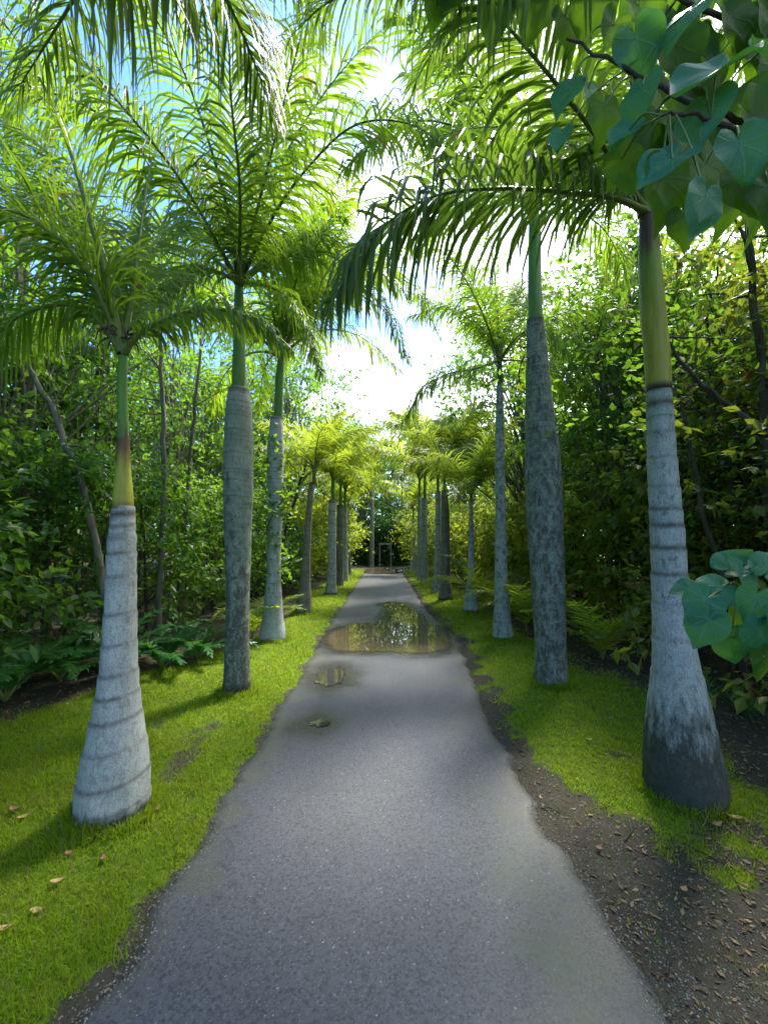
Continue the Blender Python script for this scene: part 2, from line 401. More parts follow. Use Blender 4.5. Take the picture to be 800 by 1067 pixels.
tag(road, kind='structure')
def m_water():
    k = NT('puddle_water'); p = k.pos(); n = k.noise(1.6, 2, .5, vec=k.vscale(p, (2.5, 1, 1)))
    b = k.pbr(k.mix(k.noise(3, 4, vec=p), (.080, .062, .032), (.16, .125, .07)), .02, .5, k.bump(n, .05, .03))
    return k, b
def shallow(k, b):
    d = k.math('ADD', k.attr('dep'), k.math('MULTIPLY', k.math('SUBTRACT', k.noise(18, 5, .7, vec=k.pos()), .5), .9))
    t = k.n('ShaderNodeBsdfTransparent'); m = k.n('ShaderNodeMixShader'); k.l(k.ramp(d, [(.25, 0), (.6, 1)]), m.inputs[0])
    k.l(t.outputs[0], m.inputs[1]); k.l(b.outputs[0], m.inputs[2]); return k.fin(m.outputs[0])
mw = shallow(*m_water())
k = NT('thin_puddle'); mw2 = shallow(k, k.pbr((.050, .045, .040), .03, .5, k.bump(k.noise(3, 2, vec=k.pos()), .05, .02)))
for i, q in enumerate((big_p, sm_p, ti_p, far_p)):
    q = q.mean(0)+(q-q.mean(0))*1.08
    zq = RZ+.005 if i < 3 else RZ+.012; c_ = q.mean(0); nq_ = len(q); rings_ = []; dep = []
    for f_, dp in ((1.0, 0.0), (.93, .35), (.85, .8), (.70, 1.0), (.35, 1.0), (.02, 1.0)):
        rings_.append(np.concatenate([c_+(q-c_)*f_, np.full((nq_, 1), zq)], 1)); dep += [dp]*nq_
    b_ = np.arange(5)[:, None]*nq_; a_ = np.arange(nq_)[None]; a2 = (a_+1) % nq_
    me = mesh_np('puddle', np.concatenate(rings_), np.stack([b_+a_, b_+a2, b_+nq_+a2, b_+nq_+a_], 2).reshape(-1, 4), attrs={'dep': np.array(dep)})
    me.materials.append(mw if i in (0, 3) else mw2); tag(ob('puddle', me), kind='structure')

# ------------------------------------------------------------------ grass, litter, gravel
def cloud_of_tris(name, pts, h, w, mat, seed):
    g = np.random.default_rng(seed); n = len(pts); th = g.uniform(0, 2*np.pi, n)
    side = np.stack([np.cos(th), np.sin(th), 0*th], 1)*w[:, None]*.5
    lean = g.normal(0, .55, (n, 2)); tip = np.stack([lean[:, 0]*h, lean[:, 1]*h, h], 1)
    mid = tip*np.array([.4, .4, .62])
    Vv = np.stack([pts-side, pts+side, pts+mid+side*.7, pts+mid-side*.7, pts+tip], 1).reshape(-1, 3)
    b = np.arange(n)*5
    return mesh_np(name, Vv, np.stack([b, b+1, b+2, b+3], 1), np.stack([b+3, b+2, b+4], 1), mats=[mat], smooth=False)
def sample_grass(n, y0, y1, side, power, seed):
    g = np.random.default_rng(seed); u = g.uniform(0, 1, n)
    y = (y0**(1-power)+u*(y1**(1-power)-y0**(1-power)))**(1/(1-power))
    x = g.uniform(-3.9, -.85, n) if side < 0 else g.uniform(.7, 3.0, n)
    k = g.uniform(0, 1, n) < grass_mask(x, y)*(.35+.9*fbm(x*9, y*9, 91))
    return x[k], y[k]
gx, gy = [], []
for n, y0, y1, s, pw, sd in ((290000, .75, 21, -1, 1.75, 1), (130000, 1.0, 21, 1, 1.5, 2)):
    a, b = sample_grass(n, y0, y1, s, pw, sd); gx.append(a); gy.append(b)
gx = np.concatenate(gx); gy = np.concatenate(gy)
g = np.random.default_rng(5)
hh = (.010+.020*g.uniform(0, 1, len(gx))**1.5)*(1+gy*.07)*(.6+.9*fbm(gx*3, gy*3, 44)); ww = .0032*(1+gy*.30)*g.uniform(.7, 1.3, len(gx))
for px_, py_, w_, n_ in ((118, 851, 80, 2600), (246, 723, 32, 1300), (284, 669, 30, 900), (573, 714, 37, 1500), (524, 667, 24, 900), (713, 832, 88, 1300), (316, 641, 20, 500), (490, 639, 18, 500)):
    q = G(px_, py_); r0 = w_/F*q[1]*.5/math.sqrt(1+((px_-400)/F)**2); a_ = g.uniform(0, 6.283, n_); rd = r0*.97+np.abs(g.normal(0, .035, n_))
    gx = np.append(gx, q[0]+rd*np.cos(a_)); gy = np.append(gy, q[1]+rd*np.sin(a_)); e_ = g.uniform(.022, .085, n_)*(.5+fbm(np.cos(a_)*3, np.sin(a_)*3, 71)); hh = np.append(hh, e_); ww = np.append(ww, np.full(n_, .0035*(1+q[1]*.2)))
n_ = 5200; bx = g.uniform(-3.2, -1.0, n_*4); by = .9+g.uniform(0, 1, n_*4)**1.5*5; kk = (fbm(bx*4, by*4, 205) > .60) & (grass_mask(bx, by) > .5); bx, by = bx[kk], by[kk]
gx = np.append(gx, bx); gy = np.append(gy, by); hh = np.append(hh, g.uniform(.025, .055, len(bx))); ww = np.append(ww, g.uniform(.004, .009, len(bx)))
gp = np.stack([gx, gy, hz(gx, gy)-.002], 1)
tag(ob('grass', cloud_of_tris('grass', gp, hh, ww, M['grass'], 6)), 'short lime green mossy grass on both verges of the path', 'grass', kind='stuff')

def leaf_cards(Pn, D, N, L, W, fold=.25, curl=.0):
    """Pn base, D direction, N normal, arrays -> verts, quads (five verts, two folded quads each)"""
    D = norm(D); S = norm(np.cross(D, N)); N2 = np.cross(S, D)
    L = L[:, None]; W = W[:, None]
    base = Pn; tip = Pn+D*L-N2*L*curl; c = Pn+D*L*.45-N2*W*fold
    l = Pn+D*L*.42+S*W*.5; r = Pn+D*L*.42-S*W*.5
    Vv = np.stack([base, l, tip, r, c], 1).reshape(-1, 3); b = np.arange(len(Pn))*5
    Qd = np.concatenate([np.stack([b, b+4, b+2, b+1], 1), np.stack([b, b+3, b+2, b+4], 1)])
    return Vv, Qd
def rand_unit(n, g):
    v = g.normal(0, 1, (n, 3)); return norm(v)
def litter():
    g = np.random.default_rng(21); n = 60000
    y = (.8**-.5+g.uniform(0, 1, n)*(18**-.5-.8**-.5))**-2
    left = g.uniform(0, 1, n) < .42
    x = np.where(left, -2.0-g.uniform(0, 1, n)**.8*5, .95+g.uniform(0, 1, n)**1.1*6)
    m = grass_mask(x, y); keep = (g.uniform(0, 1, n) > m*.985) & ((x < road_l(y)-.05) | (x > road_r(y)-.10*(g.uniform(0, 1, n) < .3)))
    dens = np.where(x > 0, sst(1.1, 2.0, x)*.75+.25, 1); keep &= g.uniform(0, 1, n) < dens
    x, y = x[keep], y[keep]; n = len(x)
    th = g.uniform(0, 2*np.pi, n); D = np.stack([np.cos(th), np.sin(th), g.normal(0, .15, n)], 1)
    N = norm(np.stack([g.normal(0, .35, n), g.normal(0, .35, n), np.ones(n)], 1))
    L = g.uniform(.012, .038, n)*(1+.25*np.clip(y-2, 0, 3))
    Vv, Qd = leaf_cards(np.stack([x, y, np.maximum(hz(x, y), np.where(x < road_r(y), RZ, -1))+.006], 1), D, N, L, L*g.uniform(.3, .55, n), -.12, -.05)
    return mesh_np('leaf_litter', Vv, Qd, mats=[M['litter']])
tag(ob('leaf_litter', litter()), 'brown and tan dead leaves scattered on the dark soil under the thickets', 'leaf litter', kind='stuff')
def gravel():
    g = np.random.default_rng(22); n = 13000
    y = (.8**-1+g.uniform(0, 1, n)*(9**-1-.8**-1))**-1
    right = g.uniform(0, 1, n) < .7
    x = np.where(right, road_r(y)+.02+np.abs(g.normal(0, .38, n))-.10, road_l(y)+.10-np.abs(g.normal(0, .10, n)))
    kp = (grass_mask(x, y) < .5); x, y = x[kp], y[kp]; n = len(x)
    onroad = (x > road_l(y)) & (x < road_r(y))
    z = np.where(onroad, RZ-.002, hz(x, y)); s = g.uniform(.002, .0065, n)
    oc = np.array([[1, 0, 0], [-1, 0, 0], [0, 1, 0], [0, -1, 0], [0, 0, .7], [0, 0, -.7]])
    Vv = (np.stack([x, y, z], 1)[:, None]+oc[None]*s[:, None, None]*g.uniform(.6, 1.3, (n, 6, 1))).reshape(-1, 3)
    f = np.array([[0, 2, 4], [2, 1, 4], [1, 3, 4], [3, 0, 4], [2, 0, 5], [1, 2, 5], [3, 1, 5], [0, 3, 5]])
    T = (np.arange(n)[:, None, None]*6+f[None]).reshape(-1, 3)
    k = NT('pebble'); c = k.ramp(k.island(), [(0, (.07, .06, .05)), (.6, (.20, .18, .15)), (1, (.32, .30, .26))])
    return mesh_np('gravel', Vv, None, T, mats=[k.fin(k.pbr(c, .8, .3).outputs[0])], smooth=False)
tag(ob('gravel', gravel()), 'small pale pebbles loose along the asphalt edges', 'gravel', kind='stuff')

# ------------------------------------------------------------------ tubes
def tube(pts, rad, sides=6, cap=False):
    pts = np.asarray(pts, float); n = len(pts); rad = np.broadcast_to(np.asarray(rad, float), (n,))
    T = norm(np.gradient(pts, axis=0)); ref = np.array([0, 0, 1.]) if abs(T[0, 2]) < .9 else np.array([1., 0, 0])
    S = norm(np.cross(T, ref)); B = np.cross(T, S)
    th = np.linspace(0, 2*np.pi, sides, endpoint=False)
    ring = pts[:, None]+(S[:, None]*np.cos(th)[None, :, None]+B[:, None]*np.sin(th)[None, :, None])*rad[:, None, None]
    Vv = ring.reshape(-1, 3); i = np.arange(n-1)[:, None]*sides; j = np.arange(sides)[None]; j2 = (j+1) % sides
    return Vv, np.stack([i+j, i+j2, i+sides+j2, i+sides+j], 2).reshape(-1, 4)
def join(parts):
    Vs, Qs, o = [], [], 0
    for v, q in parts: Vs.append(v); Qs.append(q+o); o += len(v)
    return np.concatenate(Vs), np.concatenate(Qs)
def catmull(ctrl, n):
    p = np.asarray(ctrl, float); p = np.concatenate([[2*p[0]-p[1]], p, [2*p[-1]-p[-2]]])
    out = []; m = len(p)-3
    for u in np.linspace(0, m-1e-6, n):
        i = int(u); t = u-i; a, b, c, d = p[i:i+4]
        out.append(.5*((2*b)+(-a+c)*t+(2*a-5*b+4*c-d)*t*t+(-a+3*b-3*c+d)*t**3))
    return np.array(out)

# ------------------------------------------------------------------ palm fronds
def frond_geo(ctrl, seed, nl=64, ll=.55, lw=.030, droop=1.0, petiole=.12, plum=.35, r0=.02, fold=False, segs=4, tipdir=.0):
    g = np.random.default_rng(seed); n = 60; C_ = catmull(ctrl, n)
    seg = np.linalg.norm(np.diff(C_, axis=0), axis=1); s = np.concatenate([[0], np.cumsum(seg)]); s /= s[-1]
    T = norm(np.gradient(C_, axis=0))
    tt = np.repeat(np.linspace(petiole, .995, nl), 2)+g.normal(0, .004, nl*2); tt = np.clip(tt, 0, 1)
    sd = np.tile([1., -1.], nl)
    p = np.stack([np.interp(tt, s, C_[:, i]) for i in range(3)], 1)
    t = norm(np.stack([np.interp(tt, s, T[:, i]) for i in range(3)], 1))
    up = np.array([0, 0, 1.]); S = np.cross(t, up); bad = np.linalg.norm(S, axis=1) < .25
    S[bad] = S[bad]+np.array([.35, .1, 0]); S = norm(S); U_ = norm(np.cross(S, t))
    a = R(30)+R(36)*tt**1.5+g.normal(0, .13, len(tt)); lift = plum*g.choice([-1.1, -.3, .4, 1.2], len(tt))+g.normal(0, .16, len(tt))
    d = norm(S*(sd*np.cos(a))[:, None]+t*np.sin(a)[:, None]+U_*lift[:, None])
    prof = np.interp(tt, [petiole, petiole+.15, .45, .8, 1], [.55, .9, 1, .72, .34])
    L = ll*prof*g.uniform(.70, 1.15, len(tt)); W = lw*(.6+.4*prof)*g.uniform(.8, 1.15, len(tt))
    wp = [.45, 1.0, .92, .62, .03] if segs == 4 else [.5, 1, .7, .03]
    cur = p.copy(); rows = []; dd = d.copy(); gr = droop*g.uniform(.4, 1.7, len(tt))*(.75+.6*fbm(tt*7, tt*0+seed, seed))
    for kx in range(segs+1):
        wd = t-np.sum(t*dd, 1, keepdims=True)*dd; wd = norm(wd+.25*np.cross(dd, t)*g.normal(0, 1, (len(tt), 1))*(1 if kx == 0 else 0)); 
        hw = (W*wp[kx]*.5)[:, None]
        if fold:
            nn = np.cross(wd, dd); rows += [cur-wd*hw, cur-nn*hw*.5, cur+wd*hw]
        else: rows += [cur-wd*hw, cur+wd*hw]
        if kx < segs:
            cur = cur+dd*(L/segs)[:, None]
            dd = norm(dd+np.array([0, 0, -1.])*(gr*.30*(kx+.6))[:, None])
    A = np.stack(rows, 1); w = 3 if fold else 2; per = w*(segs+1)
    Vv = A.reshape(-1, 3); b = np.arange(len(tt))*per; Qs = []
    for kx in range(segs):
        for c in range(w-1):
            o = kx*w+c; Qs.append(np.stack([b+o, b+o+1, b+o+w+1, b+o+w], 1))
    Vr, Qr = tube(C_[::2], np.interp(np.linspace(0, 1, 30), [0, .05, .2, 1], [r0*2.0, r0*1.15, r0*.8, r0*.12]), 6)
    return (Vv, np.concatenate(Qs)), (Vr, Qr)
def arc_ctrl(az, e0, e1, L, n=7, sway=0):
    p = np.zeros(3); out = [p.copy()]; az0 = R(az)
    for i in range(n):
        u = (i+.5)/n; e = R(e0+(e1-e0)*u**1.15); a2 = az0+R(sway)*u
        p = p+np.array([math.cos(a2)*math.cos(e), math.sin(a2)*math.cos(e), math.sin(e)])*L/n; out.append(p.copy())
    return np.array(out)
def put_frond(root, geo, mat, rmat='rachis', loc=(0, 0, 0), rz=0.0, s=1.0, cache=None):
    if cache is not None and 'a' in cache: me, mr = cache['a'], cache['b']
    else:
        me = mesh_np('frond', *geo[0], mats=[M[mat]]); mr = mesh_np('rachis', *geo[1], mats=[M[rmat]])
        if cache is not None: cache['a'] = me; cache['b'] = mr
    o = ob('frond', me, root); o.location = [float(v) for v in loc]; o.rotation_euler = (0, 0, rz); o.scale = (s, s, s)
    ob('rachis', mr, o); return o
# library of frond shapes; copies of them make the crowns of the far palms
LIB = {}
def lib_frond(kind, mat):
    key = (kind, mat)
    if key not in LIB:
        e0, e1, L, dr = [(84, 40, 1.8, .5), (68, 5, 2.0, .7), (52, -25, 2.1, .8), (30, -55, 2.0, 1.0), (75, 20, 2.0, .6), (40, -40, 2.1, .9)][kind]
        LIB[key] = ({}, frond_geo(arc_ctrl(0, e0, e1, L, sway=(kind % 3-1)*12), 100+kind, nl=72, ll=.55, lw=.026, droop=dr*1.3, plum=.5, segs=4))
    return LIB[key]

def trunk_geo(px_prof, Yd, origin, sides, step, tilt=0.0, seed=0, rings=None, dent=.0):
    """px_prof rows (py, cx, width) top-down or bottom-up -> rings of a solid of revolution at depth Yd"""
    g = np.random.default_rng(seed)
    rows = sorted([(P(cx, py, Yd)[2], P(cx, py, Yd)[0], w/F*Yd*.5/math.sqrt(1+((cx-400)/F)**2)) for py, cx, w in px_prof])
    z = np.array([r[0] for r in rows]); x = np.array([r[1] for r in rows]); rr = np.array([r[2] for r in rows])
    z[0] = min(z[0], origin[2])-.06
    zz = np.arange(z[0], z[-1], step); zz = np.append(zz, z[-1])
    def sm(v):
        o = np.interp(zz, z, v); k = max(1, int(.10/step)); pad = np.pad(o, k, mode='edge')
        return np.convolve(pad, np.ones(2*k+1)/(2*k+1), 'valid')
    xx, rad = sm(x), sm(rr)
    th = np.linspace(0, 2*np.pi, sides, endpoint=False)
    ring = np.zeros((len(zz), sides))
    ZT = zz[:, None]+tilt*np.cos(th)[None]*rad[:, None]+.012*(vnoise(th[None]*1.3+seed, zz[:, None]*0+seed)-.5)
    disp = 0
    if rings is not None:
        for rz_, w_, st in rings:
            ring = np.maximum(ring, st*np.exp(-((ZT-rz_)/w_)**2)); disp = disp+dent*np.tanh((ZT-rz_)/(w_*.8))*np.exp(-((ZT-rz_)/(w_*3))**2)
    lump = (fbm(np.cos(th)[None]*1.2+zz[:, None]*1.3, np.sin(th)[None]*1.2+seed, seed)-.5)*.11
    rad2 = rad[:, None]*(1+lump)-disp
    Vv = np.stack([xx[:, None]+rad2*np.cos(th)[None], np.full_like(rad2, Yd)+rad2*np.sin(th)[None], np.repeat(zz[:, None], sides, 1)], 2)-np.array(origin)
    n = len(zz); i = np.arange(n-1)[:, None]*sides; j = np.arange(sides)[None]; j2 = (j+1) % sides
    return Vv.reshape(-1, 3), np.stack([i+j, i+j2, i+sides+j2, i+sides+j], 2).reshape(-1, 4), ring, np.repeat(zz[:, None], sides, 1), th

def palm(label, base, trunk, shaft, top, kind, near=True, seed=0, rings='mid', foot=0.0, mot=(0, 0), grn=(0, 0, 0), bark='trunk',
         shaft_cols=None, hero=(), generic=(), leaf='palm_leaf', rl='rachis', ll=.55, tilt=0.0, scale=1.0, nl=100, lw=.021):
    b = G(*base); Yd = b[1]; z0 = float(hz(b[0], b[1])); org = np.array([b[0], b[1], z0])
    root = empty('royal_palm', org, label, 'palm tree', 'royal palms lining the path')
    sides, step = (36, .012) if near else (16, .05)
    g = np.random.default_rng(seed); zt = P(0, min(r[0] for r in trunk), Yd)[2]
    rr = []
    if isinstance(rings, list):
        rr = [(P(0, py, Yd)[2], w_, s_) for py, w_, s_ in rings]
    elif rings == 'wide':
        z = .10
        while z < zt: rr.append((z, .013, g.uniform(.6, 1.0))); z += g.uniform(.11, .22)*(1 if z < 1.2 else .75)
        rr += [(zt-.05, .03, 1.0), (zt-.12, .016, .8), (zt-.19, .02, .6)]
    else:
        z = .3
        while z < zt: rr.append((z, .006 if near else .02, g.uniform(.15, .6)*(1.4 if z > zt*.6 else .7))); z += g.uniform(.035, .075) if near else .12
        rr.append((zt-.03, .03, .8))
    V_, Q_, ring, ZZ, th = trunk_geo(trunk, Yd, org, sides, step, tilt, seed, rr, .0035 if rings != 'mid' else .0012)
    ft = np.clip(1-(ZZ-z0)/max(foot, .01), 0, 1)*(foot > 0)+.5*np.clip(1-(ZZ-z0)/.05, 0, 1); frac = np.clip((ZZ-z0)/(zt-z0), 0, 1)
    mo = mot[0]+(mot[1]-mot[0])*frac; gn = np.interp(frac, [0, .45, 1], grn)
    tm = np.stack([ring.ravel(), np.clip(ft, 0, 1).ravel(), np.clip(mo, 0, 1).ravel(), gn.ravel()], 1)
    ob('trunk', mesh_np('trunk', V_, Q_, mats=[M[bark]], attrs={'tm': tm}), root)
    V_, Q_, ring, ZZ, th = trunk_geo(shaft, Yd, org+np.array([0, 0, 0]), max(16, sides//2), .03, 0, seed+1)
    # the shaft starts inside the trunk top: keep its own foot
    zmin = P(0, max(r[0] for r in shaft), Yd)[2]; V_[:, 2] = np.maximum(V_[:, 2], zmin-z0-.02)
    fr = np.clip((ZZ-zmin)/(ZZ.max()-zmin), 0, 1).ravel()
    cols = shaft_cols or [(0, (.13, .24, .05)), (.5, (.10, .26, .04)), (1, (.09, .22, .03))]
    nz = (fbm(np.tile(th, len(ZZ))*1.5+seed, fr*6, seed)-.5)*.25
    cc = np.stack([np.interp(fr+nz*(fr > .02), [c[0] for c in cols], [c[1][i] for c in cols]) for i in range(3)]+[np.ones(len(fr))], 1)
    dm = (1-sst(.0, .035, fr+nz*.05))[:, None]; cc[:, :3] = cc[:, :3]*(1-dm)+np.array([[.07, .05, .03]])*dm
    ob('crownshaft', mesh_np('crownshaft', V_, Q_, mats=[M['shaft']], attrs={'col': cc}), root)
    tp = P(top[0], top[1], Yd)
    for i, h in enumerate(hero):
        pts = [P(a, b_, y_) for a, b_, y_ in h['p']]; pts[0] = tp if h.get('snap', 1) else pts[0]
        kw = dict(nl=nl, ll=ll, lw=lw, droop=2.1, fold=True, seed=seed*31+i); kw.update(h.get('k', {}))
        if 'nl' not in h.get('k', {}) and len(pts) > 4: kw['nl'] = int(nl*1.25)
        geo = frond_geo(np.array(pts)-org, **kw)
        put_frond(root, geo, h.get('m', leaf), h.get('r', rl))
    for i, (az, kd, s) in enumerate(generic):
        cache, geo = lib_frond(kd, leaf)
        put_frond(root, geo, leaf, 'rachis', tp-org+np.array([0, 0, -.02]), R(az)+g.normal(0, .1), s*scale*g.uniform(.92, 1.08), cache)
    return root

FK = (0, 1, 4, 0, 2, 1, 4, 3)
def ring_crown(n, s=1.0, off=0, kinds=(0, 1, 4, 2, 5, 1, 3, 2)):
    return [(off+i*137.5, kinds[i % len(kinds)], s) for i in range(n)]

# ---- left row
L1_ROOT = palm('stout pale grey bottle-based palm in front at left, yellow crownshaft, grass around its foot', (118, 851),
     [(851, 118, 79), (838, 117.5, 80), (806, 119, 77), (775, 121, 66), (742, 122, 54), (712, 124, 44), (682, 124.5, 39), (630, 126, 34), (574, 127, 31), (545, 128, 27), (527, 128.5, 24)],
     [(529, 128.5, 25), (521, 128.5, 24), (495, 128, 18), (472, 128.5, 14), (437, 128, 12.5), (402, 127, 12), (371, 128, 10)], (128, 365), 0,
     seed=3, rings='wide', foot=.16, nl=85, lw=.015, mot=(.1, .0), grn=(.0, .0, .1), tilt=-.12,
     shaft_cols=[(0, (.36, .34, .05)), (.22, (.30, .34, .04)), (.34, (.15, .08, .03)), (.45, (.11, .07, .035)), (.52, (.10, .24, .03)), (1, (.10, .26, .03))],
     generic=[(95,0,.9),(150,4,.9)], hero=[dict(p=[(128, 372, 2.37), (95, 290, 2.3), (45, 235, 2.15), (-20, 215, 2.0), (-90, 250, 1.9)], k=dict(droop=.8)),
           dict(p=[(128, 372, 2.37), (85, 320, 2.35), (20, 330, 2.3), (-50, 400, 2.2)], k=dict(ll=.42)),
           dict(p=[(128, 372, 2.37), (140, 290, 2.4), (150, 215, 2.45), (158, 165, 2.5)], k=dict(nl=50, ll=.10, lw=.02, droop=.1), r='rachis'),
           dict(p=[(128, 372, 2.37), (160, 338, 2.4), (215, 322, 2.5), (265, 333, 2.6), (300, 365, 2.7)], k=dict(ll=.30, lw=.02)),
           dict(p=[(128, 372, 2.37), (110, 270, 2.5), (70, 180, 2.6), (10, 130, 2.6)], k=dict(droop=.7)),
           dict(p=[(128, 372, 2.37), (110, 330, 2.8), (70, 325, 3.2), (20, 370, 3.5)]),
           dict(p=[(128, 372, 2.37), (150, 310, 2.8), (180, 280, 3.2), (200, 300, 3.6)], k=dict(ll=.4)),
           dict(p=[(128, 372, 2.37), (100, 250, 2.25), (60, 120, 2.1), (0, 20, 1.95), (-90, -10, 1.85)], k=dict(droop=1.6, nl=90, lw=.014))])
palm('tall palm with dark mottled lichen trunk, second in the left row', (246, 723),
     [(723, 246.5, 32), (702, 247, 27), (645, 247.5, 24), (574, 248, 27.5), (502, 248, 32.5), (449, 248.5, 31), (425, 249, 29), (413, 249, 26), (405, 249, 21)],
     [(407, 249, 19), (390, 249, 16), (370, 249, 13.5), (330, 249, 12), (296, 249, 9)], (249, 294), 0,
     seed=4, foot=.20, bark='trunk_green', mot=(.78, .0), grn=(.5, .8, .1), tilt=.02,
     generic=[(150,2,1.2),(60,1,1.25),(100,4,1.3),(330,4,1.25),(20,2,1.2)], ll=.66, lw=.019, hero=[dict(p=[(249, 290, 4.1), (236, 215, 3.8), (212, 130, 3.4), (180, 50, 3.1), (130, -20, 2.9), (60, -40, 2.8)], r='rachis_dark'),
           dict(p=[(249, 290, 4.1), (205, 225, 3.8), (145, 155, 3.4), (80, 105, 3.1), (0, 95, 2.9), (-60, 130, 2.8)], r='rachis_dark', k=dict(droop=3.0, ll=.75)),
           dict(p=[(249, 290, 4.1), (285, 225, 3.9), (320, 175, 3.7), (370, 130, 3.5), (430, 130, 3.3), (480, 170, 3.2)], r='rachis_dark'),
           dict(p=[(249, 290, 4.1), (262, 180, 4.3), (290, 90, 4.5), (345, 30, 4.6)]),
           dict(p=[(249, 290, 4.1), (200, 250, 4.4), (140, 235, 4.7), (90, 270, 4.9)]),
           dict(p=[(249, 290, 4.1), (290, 260, 4.4), (340, 245, 4.6), (380, 280, 4.8)]),
           dict(p=[(249, 290, 4.1), (225, 210, 4.6), (185, 140, 5.0), (120, 110, 5.2)]),
           dict(p=[(249, 290, 4.1), (275, 190, 3.6), (300, 90, 3.1), (330, -30, 2.6)], k=dict(droop=2.8)),
           dict(p=[(249, 290, 4.1), (215, 280, 3.8), (180, 300, 3.5), (160, 340, 3.3)], k=dict(ll=.4)),
           dict(p=[(249, 290, 4.1), (285, 300, 3.8), (315, 330, 3.6), (335, 390, 3.5)], k=dict(ll=.4)),
           dict(p=[(249, 290, 4.1), (190, 190, 3.3), (110, 90, 2.7), (40, 10, 2.3)], k=dict(droop=2.8)),
           dict(p=[(249, 290, 4.1), (250, 200, 3.4), (240, 90, 2.8), (240, -40, 2.3)], m='palm_leaf_dark')])
palm('slim pale palm wound with a leafy vine, third in the left row', (284, 669),
     [(669, 284, 29), (660, 284, 28), (645, 284, 22), (609, 285, 16), (574, 285.5, 15), (520, 287, 16), (467, 287, 18), (445, 288, 15), (435, 288, 13)],
     [(437, 288.5, 12), (396, 291, 9.5), (372, 293, 7)], (293, 370), 0,
     seed=5, foot=.05, mot=(.2, .0), grn=(.2, .5, .1),
     ll=.66, lw=.017, hero=[dict(p=[(293, 370, 6.2), (320, 320, 6.0), (360, 300, 5.7), (400, 320, 5.5), (425, 375, 5.4)], m='palm_leaf_dark'),
           dict(p=[(293, 370, 6.2), (330, 345, 6.4), (375, 350, 6.7), (415, 385, 7.0)], m='palm_leaf_yellow'),
           dict(p=[(293, 370, 6.2), (325, 300, 6.1), (375, 268, 5.9), (425, 290, 5.7), (455, 345, 5.6)]),
           dict(p=[(293, 370, 6.2), (310, 290, 6.4), (345, 230, 6.6), (400, 205, 6.8), (440, 230, 6.9)])],
     generic=ring_crown(16, 1.25, 20))
palm('thin brown leaning palm with flared foot, fourth in the left row', (316, 641),
     [(641, 316, 20), (632, 316, 18), (609, 318, 11), (574, 319.5, 8), (538, 321.5, 7), (502, 325, 5)],
     [(503, 325, 4.5), (488, 327.5, 4)], (328, 488), 0, near=False, seed=6, bark='trunk_brown', foot=.1, mot=(.3, .2),
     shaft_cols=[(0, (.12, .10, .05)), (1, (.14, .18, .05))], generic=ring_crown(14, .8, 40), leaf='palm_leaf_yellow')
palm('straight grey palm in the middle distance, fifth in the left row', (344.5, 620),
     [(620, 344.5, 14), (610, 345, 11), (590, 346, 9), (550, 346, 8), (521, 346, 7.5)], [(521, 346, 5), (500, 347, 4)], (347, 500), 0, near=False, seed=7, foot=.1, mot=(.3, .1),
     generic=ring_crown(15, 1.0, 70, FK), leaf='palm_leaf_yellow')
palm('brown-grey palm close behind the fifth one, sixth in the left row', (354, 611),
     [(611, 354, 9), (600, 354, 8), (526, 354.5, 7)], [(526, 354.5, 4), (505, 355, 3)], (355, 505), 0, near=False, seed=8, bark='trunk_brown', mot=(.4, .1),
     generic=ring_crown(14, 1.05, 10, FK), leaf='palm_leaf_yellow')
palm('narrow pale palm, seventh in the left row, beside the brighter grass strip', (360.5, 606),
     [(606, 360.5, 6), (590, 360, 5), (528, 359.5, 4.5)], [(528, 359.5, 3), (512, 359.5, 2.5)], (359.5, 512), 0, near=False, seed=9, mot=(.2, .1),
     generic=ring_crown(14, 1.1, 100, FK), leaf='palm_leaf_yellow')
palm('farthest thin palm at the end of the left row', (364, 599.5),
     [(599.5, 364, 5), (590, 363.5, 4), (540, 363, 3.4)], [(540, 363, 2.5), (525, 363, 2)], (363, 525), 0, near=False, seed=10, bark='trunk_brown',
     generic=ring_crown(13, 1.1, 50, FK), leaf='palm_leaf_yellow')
def fibre(root, at, n, L, seed):
    g = np.random.default_rng(seed); parts = []
    for i in range(n):
        a = g.uniform(0, 6.283); p0 = at+np.array([math.cos(a)*.035, math.sin(a)*.035, g.normal(0, .02)]); l = L*g.uniform(.4, 1)
        p1 = p0+np.array([math.cos(a)*l*.6, math.sin(a)*l*.6, l*g.uniform(-.5, .4)]); p2 = p1+np.array([math.cos(a)*l*.15, math.sin(a)*l*.15, -l*.5])
        o = ob('dry_sheath', mesh_np('dry_sheath', *tube(catmull([p0, p1, p2], 9), np.linspace(.010, .002, 9)*g.uniform(.5, 1), 5), mats=[M['bark_dark']]), root)
b_ = G(118, 851); fibre(L1_ROOT, P(130, 350, b_[1])-np.array([b_[0], b_[1], float(hz(b_[0], b_[1]))]), 26, .16, 5)
